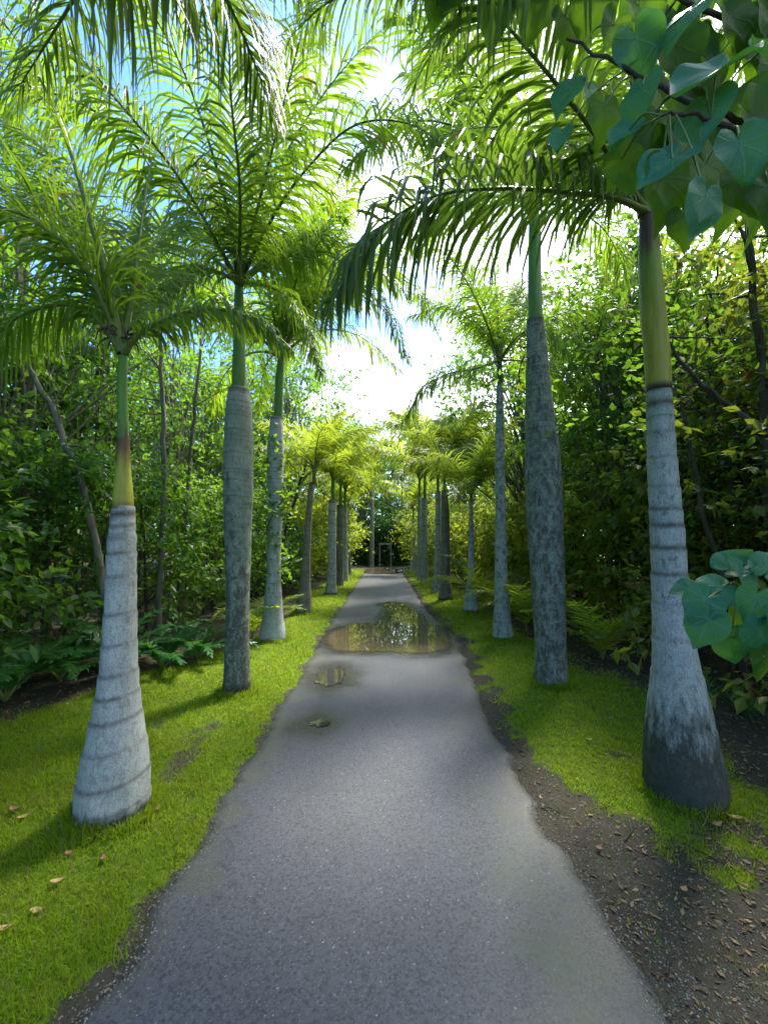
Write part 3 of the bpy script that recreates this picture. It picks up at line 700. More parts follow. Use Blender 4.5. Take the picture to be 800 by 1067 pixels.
# ---- right row
palm('big bottle-based palm in front at right with blackened foot and olive crownshaft', (713, 832),
     [(832, 714, 90), (803, 712.5, 89), (781, 710, 82), (741, 707, 70), (707, 705, 56), (679, 702, 46.5), (633, 699, 41), (599, 697.5, 39), (549, 695, 37), (490, 690, 33), (430, 687, 29.5), (401, 686, 28)],
     [(404, 686, 28), (370, 684.5, 29), (325, 680, 29), (265, 676, 24.5), (240, 676, 23), (226, 675, 19)], (672, 219), 0,
     seed=11, rings=[(408, .012, .8), (422, .03, 1), (436, .008, .7), (452, .014, .6), (478, .012, .5), (508, .012, .5), (531, .014, .9), (548, .020, 1), (571, .018, 1), (598, .018, .9), (628, .016, .5), (665, .014, .35), (700, .012, .3), (752, .01, .25)], foot=1.08, mot=(.05, .25), grn=(.3, .0, .4), tilt=.03,
     shaft_cols=[(0, (.36, .33, .05)), (.35, (.38, .38, .05)), (.75, (.22, .32, .04)), (.86, (.13, .07, .035)), (1, (.09, .06, .03))],
     generic=[(60,0,1.1),(10,1,1.1),(110,4,1.15),(150,1,1.1),(330,2,1.1)], hero=[dict(p=[(672, 222, 2.46), (640, 206, 2.42), (590, 200, 2.36), (520, 196, 2.3), (450, 205, 2.25), (390, 245, 2.2), (345, 315, 2.2)], m='palm_leaf_dark', k=dict(nl=110, ll=.72, lw=.025, droop=2.6, plum=.45, petiole=.16)),
           dict(p=[(672, 222, 2.46), (620, 140, 2.1), (540, 40, 1.75), (440, -60, 1.45)], m='palm_leaf_dark', k=dict(nl=110, droop=1.6)),
           dict(p=[(672, 222, 2.46), (640, 195, 2.7), (590, 180, 3.0), (530, 200, 3.3)], k=dict(ll=.45)),
           dict(p=[(672, 222, 2.46), (690, 130, 2.6), (740, 60, 2.8), (800, 60, 2.9)]),
           dict(p=[(672, 222, 2.46), (720, 190, 2.9), (780, 190, 3.3), (840, 240, 3.6)]),
           dict(p=[(672, 222, 2.46), (665, 120, 2.4), (640, 30, 2.3), (600, -60, 2.2)])])
palm('thick dark scaly palm with white lichen flecks, second in the right row', (573, 714),
     [(714, 574, 37), (680, 573.5, 33), (645, 572.5, 33.5), (609, 571, 35), (573, 569, 38), (538, 567, 39), (502, 566, 38), (467, 565, 36), (431, 562.5, 31), (396, 560, 26), (360, 559, 22), (333, 557.5, 18.5)],
     [(335, 557.5, 17.5), (300, 557, 15.5), (240, 557, 13.5), (215, 556, 10)], (555, 213), 0,
     seed=12, foot=.0, bark='trunk_dark', mot=(.55, .42), grn=(.2, .25, .25),
     generic=[(45,1,1.25),(0,2,1.2),(100,4,1.25),(140,1,1.3),(180,4,1.25),(210,2,1.1),(300,1,1.2),(75,0,1.2)], ll=.62, lw=.019, hero=[dict(p=[(555, 215, 4.4), (551, 165, 4.4), (547, 110, 4.35), (545, 50, 4.3), (540, -20, 4.2)], k=dict(nl=80, ll=.45, droop=.9), r='rachis_dark'),
           dict(p=[(555, 215, 4.4), (520, 165, 4.2), (470, 130, 4.0), (410, 130, 3.8), (360, 175, 3.7)]),
           dict(p=[(555, 215, 4.4), (600, 160, 4.3), (650, 135, 4.2), (710, 160, 4.1)]),
           dict(p=[(555, 215, 4.4), (520, 205, 4.7), (470, 215, 5.0), (425, 260, 5.2)]),
           dict(p=[(555, 215, 4.4), (590, 215, 4.6), (630, 240, 4.8), (655, 290, 4.9)]),
           dict(p=[(555, 215, 4.4), (520, 140, 4.6), (480, 80, 4.8), (430, 50, 4.9)]),
           dict(p=[(555, 215, 4.4), (590, 130, 4.7), (640, 60, 4.9), (700, 40, 5.0)]),
           dict(p=[(555, 215, 4.4), (520, 120, 3.9), (460, 20, 3.4), (420, -60, 3.0)], m='palm_leaf_dark')])
palm('slender grey palm with dark shaft, third in the right row, open feathery crown against sky', (524, 667),
     [(667, 524, 24), (655, 523.5, 21), (645, 523, 18), (609, 522, 13.5), (573, 522, 12), (502, 521, 10.5), (431, 520.5, 9), (396, 520.5, 6)],
     [(398, 520.5, 6), (384, 520.5, 6), (360, 520, 4)], (520, 375), 0,
     seed=13, foot=.05, mot=(.3, .45), grn=(.3, .4, .3), shaft_cols=[(0, (.05, .08, .03)), (1, (.08, .14, .03))],
     generic=[(30,4,1.0),(100,1,1.05),(160,1,1.0),(220,4,1.0),(340,2,.9),(60,0,1.1)], hero=[dict(p=[(520, 385, 6.3), (495, 384, 6.2), (465, 390, 6.1), (440, 405, 6.0), (420, 440, 6.0)], m='palm_leaf'),
           dict(p=[(520, 385, 6.3), (505, 345, 6.4), (470, 320, 6.5), (425, 330, 6.6)]),
           dict(p=[(520, 385, 6.3), (518, 320, 6.3), (512, 260, 6.2), (500, 210, 6.0)]),
           dict(p=[(520, 385, 6.3), (540, 350, 6.2), (565, 340, 6.1), (590, 365, 6.0)]),
           dict(p=[(520, 385, 6.3), (530, 330, 6.6), (550, 290, 6.9), (590, 280, 7.1)]),
           dict(p=[(520, 385, 6.3), (500, 320, 6.0), (470, 270, 5.8), (440, 250, 5.6)]),
           dict(p=[(520, 385, 6.3), (545, 376, 6.5), (570, 385, 6.8), (585, 410, 7.0)])], nl=95, ll=.62, lw=.016)
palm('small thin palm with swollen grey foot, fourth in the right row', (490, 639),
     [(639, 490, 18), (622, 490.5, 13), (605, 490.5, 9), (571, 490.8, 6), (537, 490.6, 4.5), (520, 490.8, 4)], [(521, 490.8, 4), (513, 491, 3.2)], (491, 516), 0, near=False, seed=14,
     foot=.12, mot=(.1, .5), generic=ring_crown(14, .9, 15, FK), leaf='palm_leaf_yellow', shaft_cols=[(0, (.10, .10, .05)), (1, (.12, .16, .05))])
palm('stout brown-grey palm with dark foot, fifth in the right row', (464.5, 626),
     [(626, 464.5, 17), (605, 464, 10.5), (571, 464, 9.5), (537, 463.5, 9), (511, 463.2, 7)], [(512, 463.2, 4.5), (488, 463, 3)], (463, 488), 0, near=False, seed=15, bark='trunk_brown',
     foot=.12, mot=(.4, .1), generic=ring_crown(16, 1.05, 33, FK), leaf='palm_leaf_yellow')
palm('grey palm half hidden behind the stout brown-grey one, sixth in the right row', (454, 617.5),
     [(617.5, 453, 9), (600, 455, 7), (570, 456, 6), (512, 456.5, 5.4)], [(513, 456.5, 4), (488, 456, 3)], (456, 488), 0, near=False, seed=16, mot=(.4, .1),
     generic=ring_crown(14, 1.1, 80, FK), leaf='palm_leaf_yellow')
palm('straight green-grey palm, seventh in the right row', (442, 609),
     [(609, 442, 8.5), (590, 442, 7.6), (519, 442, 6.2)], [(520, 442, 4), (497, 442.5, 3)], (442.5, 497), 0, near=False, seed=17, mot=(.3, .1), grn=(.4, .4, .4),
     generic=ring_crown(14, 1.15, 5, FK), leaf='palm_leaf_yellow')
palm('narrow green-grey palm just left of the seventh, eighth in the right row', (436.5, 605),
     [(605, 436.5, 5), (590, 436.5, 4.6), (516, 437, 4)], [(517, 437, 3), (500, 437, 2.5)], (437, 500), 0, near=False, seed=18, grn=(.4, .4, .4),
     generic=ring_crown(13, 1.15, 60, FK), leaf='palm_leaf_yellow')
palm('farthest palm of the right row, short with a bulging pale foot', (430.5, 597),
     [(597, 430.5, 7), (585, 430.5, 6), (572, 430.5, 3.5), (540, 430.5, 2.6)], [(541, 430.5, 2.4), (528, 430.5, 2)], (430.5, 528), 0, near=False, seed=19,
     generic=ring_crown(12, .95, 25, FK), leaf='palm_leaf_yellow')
# palms abreast of the camera: only their hanging fronds reach the top of the frame
def side_palm(label, x, y, ht, fr, seed, leaf, paths=()):
    z0 = float(hz(x, y)); root = empty('royal_palm', (x, y, z0), label, 'palm tree', 'royal palms lining the path')
    zz = np.linspace(-.05, ht*.8, 60); rad = np.interp(zz, [0, .3, 1.2, 2.2, ht*.8], [.25, .24, .13, .15, .10])
    v, q = tube(np.stack([zz*0, zz*0, zz], 1), rad, 28); tm = np.zeros((len(v), 4)); tm[:, 2] = .3; tm[:, 0] = np.clip(np.sin(v[:, 2]*38)*3-2, 0, 1)*.6
    ob('trunk', mesh_np('trunk', v, q, mats=[M['trunk']], attrs={'tm': tm}), root)
    zz = np.linspace(ht*.78, ht, 20); v, q = tube(np.stack([zz*0, zz*0, zz], 1), np.linspace(.085, .05, 20), 20)
    ob('crownshaft', mesh_np('crownshaft', v, q, mats=[M['shaft']], attrs={'col': np.tile([.11, .25, .04, 1], (len(v), 1))}), root)
    for i, (az, e0, e1, L) in enumerate(fr):
        c = arc_ctrl(az, e0, e1, L)+np.array([0, 0, ht-.02])
        put_frond(root, frond_geo(c, seed+i, nl=105, ll=.55, lw=.022, droop=1.6, fold=True), leaf)
    for i, pp in enumerate(paths):
        c = np.array([[0, 0, ht-.02]]+[P(*q_)-np.array([x, y, z0]) for q_ in pp])
        put_frond(root, frond_geo(c, seed+50+i, nl=120, ll=.55, lw=.018, droop=2.4, petiole=.2, fold=True), leaf)
side_palm('royal palm whose blue-green fronds hang into the top left of the picture', -1.55, .45, 4.2,
          [(35, 50, -25, 2.9), (62, 45, -10, 2.7), (88, 55, -5, 2.6), (150, 50, -40, 2.6), (220, 50, -40, 2.6), (290, 40, -40, 2.6), (5, 62, -10, 2.7)], 900, 'palm_leaf_dark',
          [[(150, -130, 1.2), (215, -40, 1.45), (255, 40, 1.7), (285, 120, 1.9)], [(100, -150, 1.0), (110, -60, 1.3), (70, 10, 1.6), (20, 90, 1.8)]])
side_palm('royal palm whose dark fronds hang into the top centre of the picture', 1.75, .3, 4.4,
          [(145, 45, -15, 2.9), (115, 50, -10, 2.8), (85, 60, 0, 2.5), (20, 50, -40, 2.6), (240, 50, -40, 2.6), (300, 40, -40, 2.6)], 950, 'palm_leaf_dark',
          [[(560, -160, 1.1), (490, -70, 1.4), (420, -25, 1.7), (345, 0, 1.95), (300, 40, 2.1)], [(600, -170, 1.2), (520, -60, 1.7), (470, 20, 2.1), (430, 90, 2.4)]])

# ------------------------------------------------------------------ trees and shrubs of the thickets
def wig(p0, p1, n, amp, g):
    t = np.linspace(0, 1, n)[:, None]; p = np.asarray(p0)*(1-t)+np.asarray(p1)*t
    off = np.cumsum(g.normal(0, amp, (n, 3)), 0)*np.sin(t*np.pi*.5); off[0] = 0
    return p+off
def plant_geo(seed, H, W, n_clump, n_leaf, leaf_l, leaf_w, stems=1, low=.35, tr=.06, spread=.28, flat=.6):
    """returns (trunk verts, quads), (leaf verts, quads) for a broad-leaved tree or shrub"""
    g = np.random.default_rng(seed)
    tubes = []; spines = []
    for s_ in range(stems):
        a = g.uniform(0, 2*np.pi); lean = g.uniform(.05, .28)*W*(1 if stems > 1 else .6)
        top = np.array([math.cos(a)*lean, math.sin(a)*lean, H*g.uniform(.75, .95)])
        b0 = np.array([math.cos(a)*.05*stems, math.sin(a)*.05*stems, -.05])
        sp = wig(b0, top, 12, .03*H/3, g); spines.append(sp)
        tubes.append(tube(sp, np.linspace(tr, tr*.25, 12), 8))
    cl = []
    for i in range(n_clump):
        sp = spines[i % stems]; u = low+(1-low)*g.uniform(0, 1)**.8
        k = min(11, int(u*11)); st = sp[max(1, int(k*.7))]; a = g.uniform(0, 2*np.pi)
        rr = W*.5*math.sqrt(g.uniform(.08, 1))*(1-.55*max(0, u-.6)/.4)
        end = np.array([sp[k][0]+math.cos(a)*rr, sp[k][1]+math.sin(a)*rr, u*H+g.normal(0, .04)*H])
        br = wig(st, end, 7, .02*H/3, g); tubes.append(tube(br, np.linspace(tr*.35, tr*.06, 7), 5)); cl.append((end, br))
    per = n_leaf//n_clump; Pn = []; Dn = []
    for end, br in cl:
        sz = spread*g.uniform(.6, 1.3)*W*.5; c = end
        m = int(per*g.uniform(.6, 1.4)); nt = max(3, m//14)
        tw = c+g.normal(0, 1, (nt, 3))*np.array([sz, sz, sz*flat]); td = norm((tw-c)+g.normal(0, .3*sz, (nt, 3)))
        j = g.integers(0, nt, m); u = g.uniform(-.5, .5, m)[:, None]
        pp = tw[j]+td[j]*u*leaf_l*4.5+g.normal(0, leaf_l*.25, (m, 3)); Pn.append(pp)
        Dn.append(norm(td[j]*.7+rand_unit(m, g)*.8+np.array([0, 0, -.25])))
    Pn = np.concatenate(Pn); Dn = np.concatenate(Dn); kp = Pn[:, 2] > .05; Pn = Pn[kp]; Dn = Dn[kp]
    Nn = norm(rand_unit(len(Pn), g)*.75+np.array([0, 0, 1.])); L = leaf_l*(.5+1.0*g.uniform(0, 1, len(Pn))**1.6)
    return join(tubes), leaf_cards(Pn, Dn, Nn, L, L*leaf_w*g.uniform(.85, 1.15, len(Pn)), .22, .12)
SP = {}   # species: (trunk mesh, crown mesh)
def species(name, bark, leaf, **kw):
    a, b = plant_geo(**kw); SP[name] = (mesh_np('trunk', *a, mats=[M[bark]]), mesh_np('crown', *b, mats=[M[leaf]], smooth=False))
species('shrub_dark', 'bark_dark', 'leaf_dark', seed=1, H=2.6, W=2.4, n_clump=46, n_leaf=9000, leaf_l=.10, leaf_w=.48, stems=4, low=.08, tr=.03)
species('shrub_mid', 'bark_dark', 'leaf_mid', seed=2, H=2.8, W=2.3, n_clump=44, n_leaf=8500, leaf_l=.095, leaf_w=.52, stems=4, low=.08, tr=.03)
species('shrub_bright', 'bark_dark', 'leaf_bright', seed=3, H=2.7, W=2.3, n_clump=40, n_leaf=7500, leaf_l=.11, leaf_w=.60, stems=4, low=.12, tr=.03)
species('shrub_olive', 'bark_dark', 'leaf_olive', seed=4, H=2.9, W=2.4, n_clump=38, n_leaf=6500, leaf_l=.11, leaf_w=.62, stems=5, low=.12, tr=.03)
species('tree_mid', 'bark_grey', 'leaf_mid', seed=5, H=6.2, W=3.4, n_clump=58, n_leaf=12000, leaf_l=.105, leaf_w=.5, stems=1, low=.30, tr=.085, spread=.22)
species('tree_dark', 'bark_dark', 'leaf_dark', seed=6, H=5.6, W=3.2, n_clump=54, n_leaf=12500, leaf_l=.105, leaf_w=.5, stems=2, low=.25, tr=.07, spread=.22)
species('tree_olive', 'bark_dark', 'leaf_olive', seed=8, H=6.0, W=3.6, n_clump=48, n_leaf=9000, leaf_l=.12, leaf_w=.6, stems=3, low=.32, tr=.06, spread=.20)
species('tree_bright', 'bark_grey', 'leaf_bright', seed=9, H=5.8, W=3.4, n_clump=50, n_leaf=10500, leaf_l=.11, leaf_w=.55, stems=2, low=.22, tr=.07, spread=.22)
species('tree_airy', 'bark_grey', 'leaf_mid', seed=10, H=7.0, W=3.0, n_clump=36, n_leaf=5200, leaf_l=.10, leaf_w=.45, stems=2, low=.40, tr=.06, spread=.20)
def plant(kind, x, y, s, label, rz=None, name=None):
    is_tree = kind.startswith('tree')
    o = empty(name or ('thicket_tree' if is_tree else 'shrub'), (x, y, float(hz(x, y))), label, 'tree' if is_tree else 'shrub',
              'thicket trees beside the path' if is_tree else 'thicket shrubs beside the path', random.uniform(0, 6.28) if rz is None else rz, s)
    a, b = SP[kind]; ob('trunk', a, o); ob('crown', b, o); return o
T_ = [
 # left, front shrubs
 ('shrub_dark', -4.3, 1.9, .95, 'dark green shrub at the left picture edge, left of the front pale palm'),
 ('shrub_mid', -4.4, 3.5, 1.0, 'glossy green shrub directly behind the pale trunk of the front left palm'),
 ('shrub_dark', -4.3, 5.2, .95, 'dark shrub seen between the first and second palms of the left row'),
 ('shrub_mid', -3.9, 6.9, .9, 'mid green shrub just left of the second left palm'),
 ('shrub_mid', -3.7, 8.6, .85, 'mid green shrub in the gap between the second and third left palms'),
 ('shrub_dark', -3.5, 10.4, .85, 'dark shrub behind the vine-wound third left palm'),
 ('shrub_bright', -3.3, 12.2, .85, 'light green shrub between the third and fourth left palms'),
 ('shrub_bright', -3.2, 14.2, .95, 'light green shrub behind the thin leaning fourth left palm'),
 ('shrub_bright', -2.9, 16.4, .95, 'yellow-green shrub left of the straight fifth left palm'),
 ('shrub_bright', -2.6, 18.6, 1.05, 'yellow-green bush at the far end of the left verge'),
 # left, trees
 ('tree_dark', -5.6, 2.6, .72, 'dark dense tree rising at the far left edge behind the shrubs'),
 ('tree_mid', -5.8, 4.6, .80, 'leafy tree behind and left of the front left palm'),
 ('tree_dark', -6.0, 6.8, .80, 'dark tree between the first two left palms, back from the grass'),
 ('tree_airy', -5.0, 7.6, .85, 'sparse tall tree with thin grey stems between the first two left palms'),
 ('tree_airy', -5.3, 9.6, .9, 'airy thin-stemmed tree just left of the second left palm'),
 ('tree_mid', -5.2, 11.4, .85, 'green tree in the gap right of the second left palm'),
 ('tree_airy', -4.4, 12.8, .95, 'open-crowned tree behind the third left palm'),
 ('tree_mid', -4.5, 15.2, .95, 'tree above the light green shrubs behind the fourth left palm'),
 ('tree_bright', -4.0, 18.4, .95, 'sunlit yellow-green tree behind the fifth and sixth left palms'),
 ('tree_bright', -2.6, 21.4, .75, 'rounded bright green tree bulging over the far left end of the path'),
 # right, front shrubs
 ('shrub_olive', 4.2, 2.9, .85, 'olive brownish shrub at the right picture edge behind the broad-leaved plant'),
 ('shrub_olive', 4.2, 4.7, .95, 'olive shrub right of the big front right palm'),
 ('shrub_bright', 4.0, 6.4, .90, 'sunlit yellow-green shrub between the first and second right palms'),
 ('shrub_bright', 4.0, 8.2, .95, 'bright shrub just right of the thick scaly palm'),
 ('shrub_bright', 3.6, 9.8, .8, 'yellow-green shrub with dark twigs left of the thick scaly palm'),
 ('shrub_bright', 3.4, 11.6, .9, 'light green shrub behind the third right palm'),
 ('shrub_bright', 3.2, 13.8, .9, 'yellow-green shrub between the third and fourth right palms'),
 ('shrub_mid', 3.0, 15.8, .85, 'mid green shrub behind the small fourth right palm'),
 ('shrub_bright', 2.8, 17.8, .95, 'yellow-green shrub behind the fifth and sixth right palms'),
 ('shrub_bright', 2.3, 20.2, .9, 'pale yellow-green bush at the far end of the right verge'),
 # right, trees
 ('tree_olive', 4.7, 3.2, .80, 'dark-stemmed tree with olive leaves filling the upper right edge'),
 ('tree_olive', 5.4, 5.0, .74, 'olive leafy tree right of the olive crownshaft palm'),
 ('tree_bright', 5.2, 6.6, .80, 'yellow-green tree with bare twigs between the first two right palms'),
 ('tree_mid', 5.0, 8.6, .90, 'green tree whose crown reaches over beside the thick scaly palm'),
 ('tree_airy', 5.6, 10.6, .85, 'sparse tree seen against white sky right of the thick scaly palm'),
 ('tree_bright', 5.2, 13.0, .72, 'bright green tree right of the third right palm'),
 ('tree_bright', 4.6, 16.0, .70, 'sunlit tree behind the fourth right palm'),
 ('tree_bright', 3.6, 19.2, .72, 'light green tree behind the cluster of far right palms'),
 ('tree_mid', 4.3, 7.4, .95, 'tall green tree filling the space between the two biggest right palms'),
 ('tree_mid', 3.9, 10.6, 1.05, 'tall leafy tree left of the thick scaly palm, behind the third right palm'),
 ('tree_airy', -3.6, 16.6, 1.15, 'tall sparse tree rising above the crowns of the fourth and fifth left palms'),
 ('tree_airy', -2.9, 22.6, 1.25, 'tallest sparse tree at the far left end, against the white sky'),
 ('tree_airy', -4.9, 5.8, 1.0, 'tall sparse tree whose thin crown meets the fronds of the front left palm'),
 ('tree_airy', -3.1, 14.6, 1.15, 'very tall open tree above the fourth left palm, its top against the sky'),
 ('tree_airy', 3.3, 17.0, 1.1, 'very tall open tree above the fifth right palm, its top against the sky'),
 ('tree_mid', 6.4, 4.0, .85, 'tall leafy tree at the right edge behind the thick dark edge trunk'),
 ('tree_olive', 6.8, 7.6, .95, 'olive tall tree further back between the first two right palms'),
 ('tree_mid', -1.2, 26.6, 1.05, 'tall green tree rising behind the left part of the dark end hedge'),
 ('tree_airy', .9, 26.9, 1.05, 'open tree rising behind the middle of the dark end hedge'),
 ('tree_bright', 2.4, 23.4, .74, 'yellow-green tree right of the dark hedge at the end of the path'),
]
for k_, x_, y_, s_, lb in T_: plant(k_, x_, y_, s_*(1.22 if k_.startswith('tree') else 1.08), lb)

# far wood standing behind the thickets: reads as one mass
def woodland():
    g = np.random.default_rng(51); parts = []; 
    spots = []
    for sx in (-1, 1):
        for y in np.arange(-4, 27, 2.6):
            spots.append((sx*(7.6+g.uniform(0, 1.2)), y+g.uniform(-.8, .8), g.uniform(1.0, 1.3))); spots.append((sx*(11+g.uniform(0, 1.5)), y+g.uniform(-1, 1), g.uniform(1.2, 1.5)))
    for x in np.arange(-11, 12, 2.4): spots.append((x+g.uniform(-.5, .5), 28+g.uniform(0, 3), g.uniform(1.2, 1.55)))
    for x in np.arange(-12, 13, 2.2): spots.append((x+g.uniform(-.5, .5), 33.5+g.uniform(-1, 2), g.uniform(1.5, 1.9)))
    for x in np.arange(-14, 15, 3.2): spots.append((x, -7+g.uniform(-1, 1), .9))
    base = [plant_geo(seed=60+i, H=6, W=3.6, n_clump=34, n_leaf=4200, leaf_l=.17, leaf_w=.55, stems=1, low=.08, tr=.08, spread=.26)[1] for i in range(3)]
    V_, Q_, o = [], [], 0
    for x, y, s in spots:
        v, q = base[g.integers(0, 3)]; a = g.uniform(0, 6.28); c, sn = math.cos(a), math.sin(a)
        w = v*s*np.array([1.15, 1.15, 1 if abs(x) < 9 or y > 26 else 1.05]); w = np.stack([w[:, 0]*c-w[:, 1]*sn+x, w[:, 0]*sn+w[:, 1]*c+y, w[:, 2]], 1)
        V_.append(w); Q_.append(q+o); o += len(w)
    return mesh_np('woodland', np.concatenate(V_), np.concatenate(Q_), mats=[M['leaf_mid']], smooth=False)
tag(ob('woodland', woodland()), 'dense green wood standing behind the thickets on both sides and beyond the end of the path', 'woodland', kind='stuff')

# dark hedge with the pale post and rail at the end
def hedge():
    g = np.random.default_rng(71); n = 15000; x = g.uniform(-3.2, 2.4, n); y = 24.2+g.uniform(-.5, .9, n)
    z = g.uniform(0, 1, n)*(2.5+.35*np.sin(x*2)+.3*g.normal(0, 1, n))
    Pn = np.stack([x, y, np.maximum(z, .03)], 1); D = rand_unit(n, g); N = norm(rand_unit(n, g)+np.array([0, -.4, .8])); L = g.uniform(.10, .20, n)
    return leaf_cards(Pn, D, N, L, L*.6)
hd = empty('hedge', (-.3, 24.3, 0), 'dark clipped hedge closing the far end of the path', 'hedge')
v, q = hedge(); me = mesh_np('foliage', v-np.array([-.3, 24.3, 0]), q, mats=[M['leaf_dark']], smooth=False); ob('foliage', me, hd)
g = np.random.default_rng(72); tb = []
for i in range(9):
    x = -2.6+i*.6; tb.append(tube(wig((x, 0, -.05), (x+g.normal(0, .2), g.normal(0, .15), 2.1), 8, .03, g), np.linspace(.05, .015, 8), 6))
ob('stem', mesh_np('stem', *join(tb), mats=[M['bark_dark']]), hd)
zt = P(387, 560, 22.8)
tr_ = empty('bare_trunk', (G(387, 589)[0]*22.8/G(387, 589)[1], 22.8, 0), 'bare pale grey trunk standing before the dark hedge', 'tree')
g = np.random.default_rng(73)
ob('trunk', mesh_np('trunk', *tube(wig((0, 0, -.05), (.05, 0, 4.4), 14, .01, g), np.linspace(.14, .09, 14), 12), mats=[M['trunk_brown']], attrs={'tm': np.zeros((14*12, 4))}), tr_)
def box(x0, x1, y0, y1, z0, z1, bev=.006):
    import bmesh
    bm = bmesh.new(); bmesh.ops.create_cube(bm, size=1)
    for v in bm.verts: v.co = ((x0+x1)/2+v.co.x*(x1-x0), (y0+y1)/2+v.co.y*(y1-y0), (z0+z1)/2+v.co.z*(z1-z0))
    bmesh.ops.bevel(bm, geom=list(bm.edges), offset=bev, segments=2, affect='EDGES')
    me = bpy.data.meshes.new('box'); bm.to_mesh(me); bm.free(); return me
k = NT('weathered_paint'); M['paint'] = k.fin(k.pbr(k.mix(k.noise(20, 4, vec=k.obj()), (.16, .17, .14), (.30, .31, .27)), .6).outputs[0])
gt = empty('gate_frame', (0.05, 23.2, 0), 'small pale wooden frame with a top rail in front of the dark hedge', 'gate')
for nm, bx in (('rail', (-.35, .42, -.03, .03, 1.20, 1.29)), ('post', (-.32, -.27, -.025, .025, -.05, 1.197)), ('post', (.31, .36, -.025, .025, -.05, 1.197))):
    me = box(*bx); me.materials.append(M['paint']); ob(nm, me, gt)

# ------------------------------------------------------------------ dark slanting trunks at the picture's sides
def limb_tree(label, pts, r, mat, twigs, seed):
    o0 = np.array(pts[0]); root = empty('slender_tree', o0, label, 'tree', 'bare slender stems in the thickets')
    g = np.random.default_rng(seed); c = catmull(np.array(pts)-o0, 24); c[1:-1] += g.normal(0, .012, (22, 3))
    ob('trunk', mesh_np('trunk', *tube(c, np.linspace(r, r*.35, 24), 10), mats=[M[mat]]), root)
    tb = []; Pn = []; Dn = []
    for i in range(twigs):
        k = g.integers(9, 24); d = norm(np.array([g.normal(0, 1), g.normal(0, .7), g.uniform(-.1, 1)])); e = c[k]+d*g.uniform(.4, 1.3)
        b = wig(c[k], e, 8, .03, g); ob('branch', mesh_np('branch', *tube(b, np.linspace(r*.28, r*.06, 8), 5), mats=[M[mat]]), root)
        for j in range(45):
            u = g.integers(3, 8); Pn.append(b[u]+g.normal(0, .12, 3)); Dn.append(d+g.normal(0, .7, 3))
    Pn = np.array(Pn); L = g.uniform(.06, .11, len(Pn))
    ob('crown', mesh_np('crown', *leaf_cards(Pn, np.array(Dn), norm(rand_unit(len(Pn), g)*.7+np.array([0, 0, 1])), L, L*.55), mats=[M['leaf_mid']], smooth=False), root)
def gp(px, Y): return (P(px, 500, Y)[0], Y, 0)
limb_tree('dark slanting stem at the upper left edge, crossing behind the front left palm', [gp(130, 5.2), P(90, 520, 5.1), P(55, 430, 5.0), P(15, 350, 4.9), P(-20, 260, 4.8)], .05, 'bark_grey', 10, 1)
limb_tree('upright grey stem between the first two left palms', [gp(170, 6.4), P(171, 500, 6.4), P(168, 380, 6.4), P(165, 250, 6.5)], .05, 'bark_grey', 10, 2)
limb_tree('thin grey stem leaning right, close left of the second left palm', [gp(190, 7.4), P(196, 500, 7.4), P(207, 390, 7.4), P(214, 270, 7.4)], .045, 'bark_grey', 9, 3)
limb_tree('dark thin stem leaning right behind the fourth left palm', [gp(290, 9.0), P(297, 556, 9.0), P(312, 505, 9.0), P(330, 440, 9.0)], .05, 'bark_dark', 7, 4)
limb_tree('thick dark trunk at the right edge of the picture', [gp(812, 3.9), P(803, 520, 3.9), P(793, 380, 3.9), P(782, 260, 3.9), P(775, 150, 3.9)], .055, 'bark_dark', 12, 5)
limb_tree('dark stem leaning left beside the right edge trunk', [gp(785, 4.6), P(772, 540, 4.6), P(745, 450, 4.6), P(735, 330, 4.7)], .04, 'bark_dark', 10, 6)
limb_tree('crooked dark branching stem right of the front right palm', [gp(770, 4.1), P(760, 620, 4.1), P(735, 540, 4.2), P(718, 450, 4.3), P(700, 390, 4.4)], .035, 'bark_dark', 10, 7)
limb_tree('thin stem leaning left between the first two right palms', [gp(640, 6.8), P(640, 560, 6.8), P(628, 460, 6.8), P(622, 350, 6.8)], .035, 'bark_dark', 9, 8)
limb_tree('long dark bough running left at the right edge, under the big overhanging leaves', [gp(850, 3.4), P(830, 500, 3.4), P(780, 440, 3.5), P(730, 400, 3.6), P(690, 350, 3.8)], .035, 'bark_dark', 10, 9)

# ------------------------------------------------------------------ ferns and young palms on the forest floor
def fern(label, x, y, s, seed, n=9, mat='fern', name='fern', cat='fern', ll=.16, L=.95, e=(62, -25), nl=30, lw=.035, grp='ferns at the thicket edge'):
    g = np.random.default_rng(seed); root = empty(name, (x, y, float(hz(x, y))), label, cat, grp)
    for i in range(n):
        c = arc_ctrl(i*360/n+g.normal(0, 12), e[0]+g.normal(0, 8), e[1]+g.normal(0, 12), L*s*g.uniform(.75, 1.15))
        put_frond(root, frond_geo(c, seed*7+i, nl=nl, ll=ll*s, lw=lw*s, droop=.35, plum=.05, r0=.006*s, petiole=.15, segs=3), mat, 'rachis')
def fpx(px, py): q = G(px, py); return q[0], q[1]
for lb, px, py, s, sd in (('large fern at the left picture edge beside the litter', 5, 735, 1.25, 11), ('broad fern left of the front left palm', 62, 712, 1.05, 12),
        ('fern just right of the front left palm, under the dark shrubs', 168, 700, 1.0, 13), ('low fern left of the second left palm', 205, 690, .85, 14), ('fern behind the front left palm trunk', 118, 705, 1.1, 15)):
    x_, y_ = fpx(px, py); fern(lb, x_, y_, s, sd)
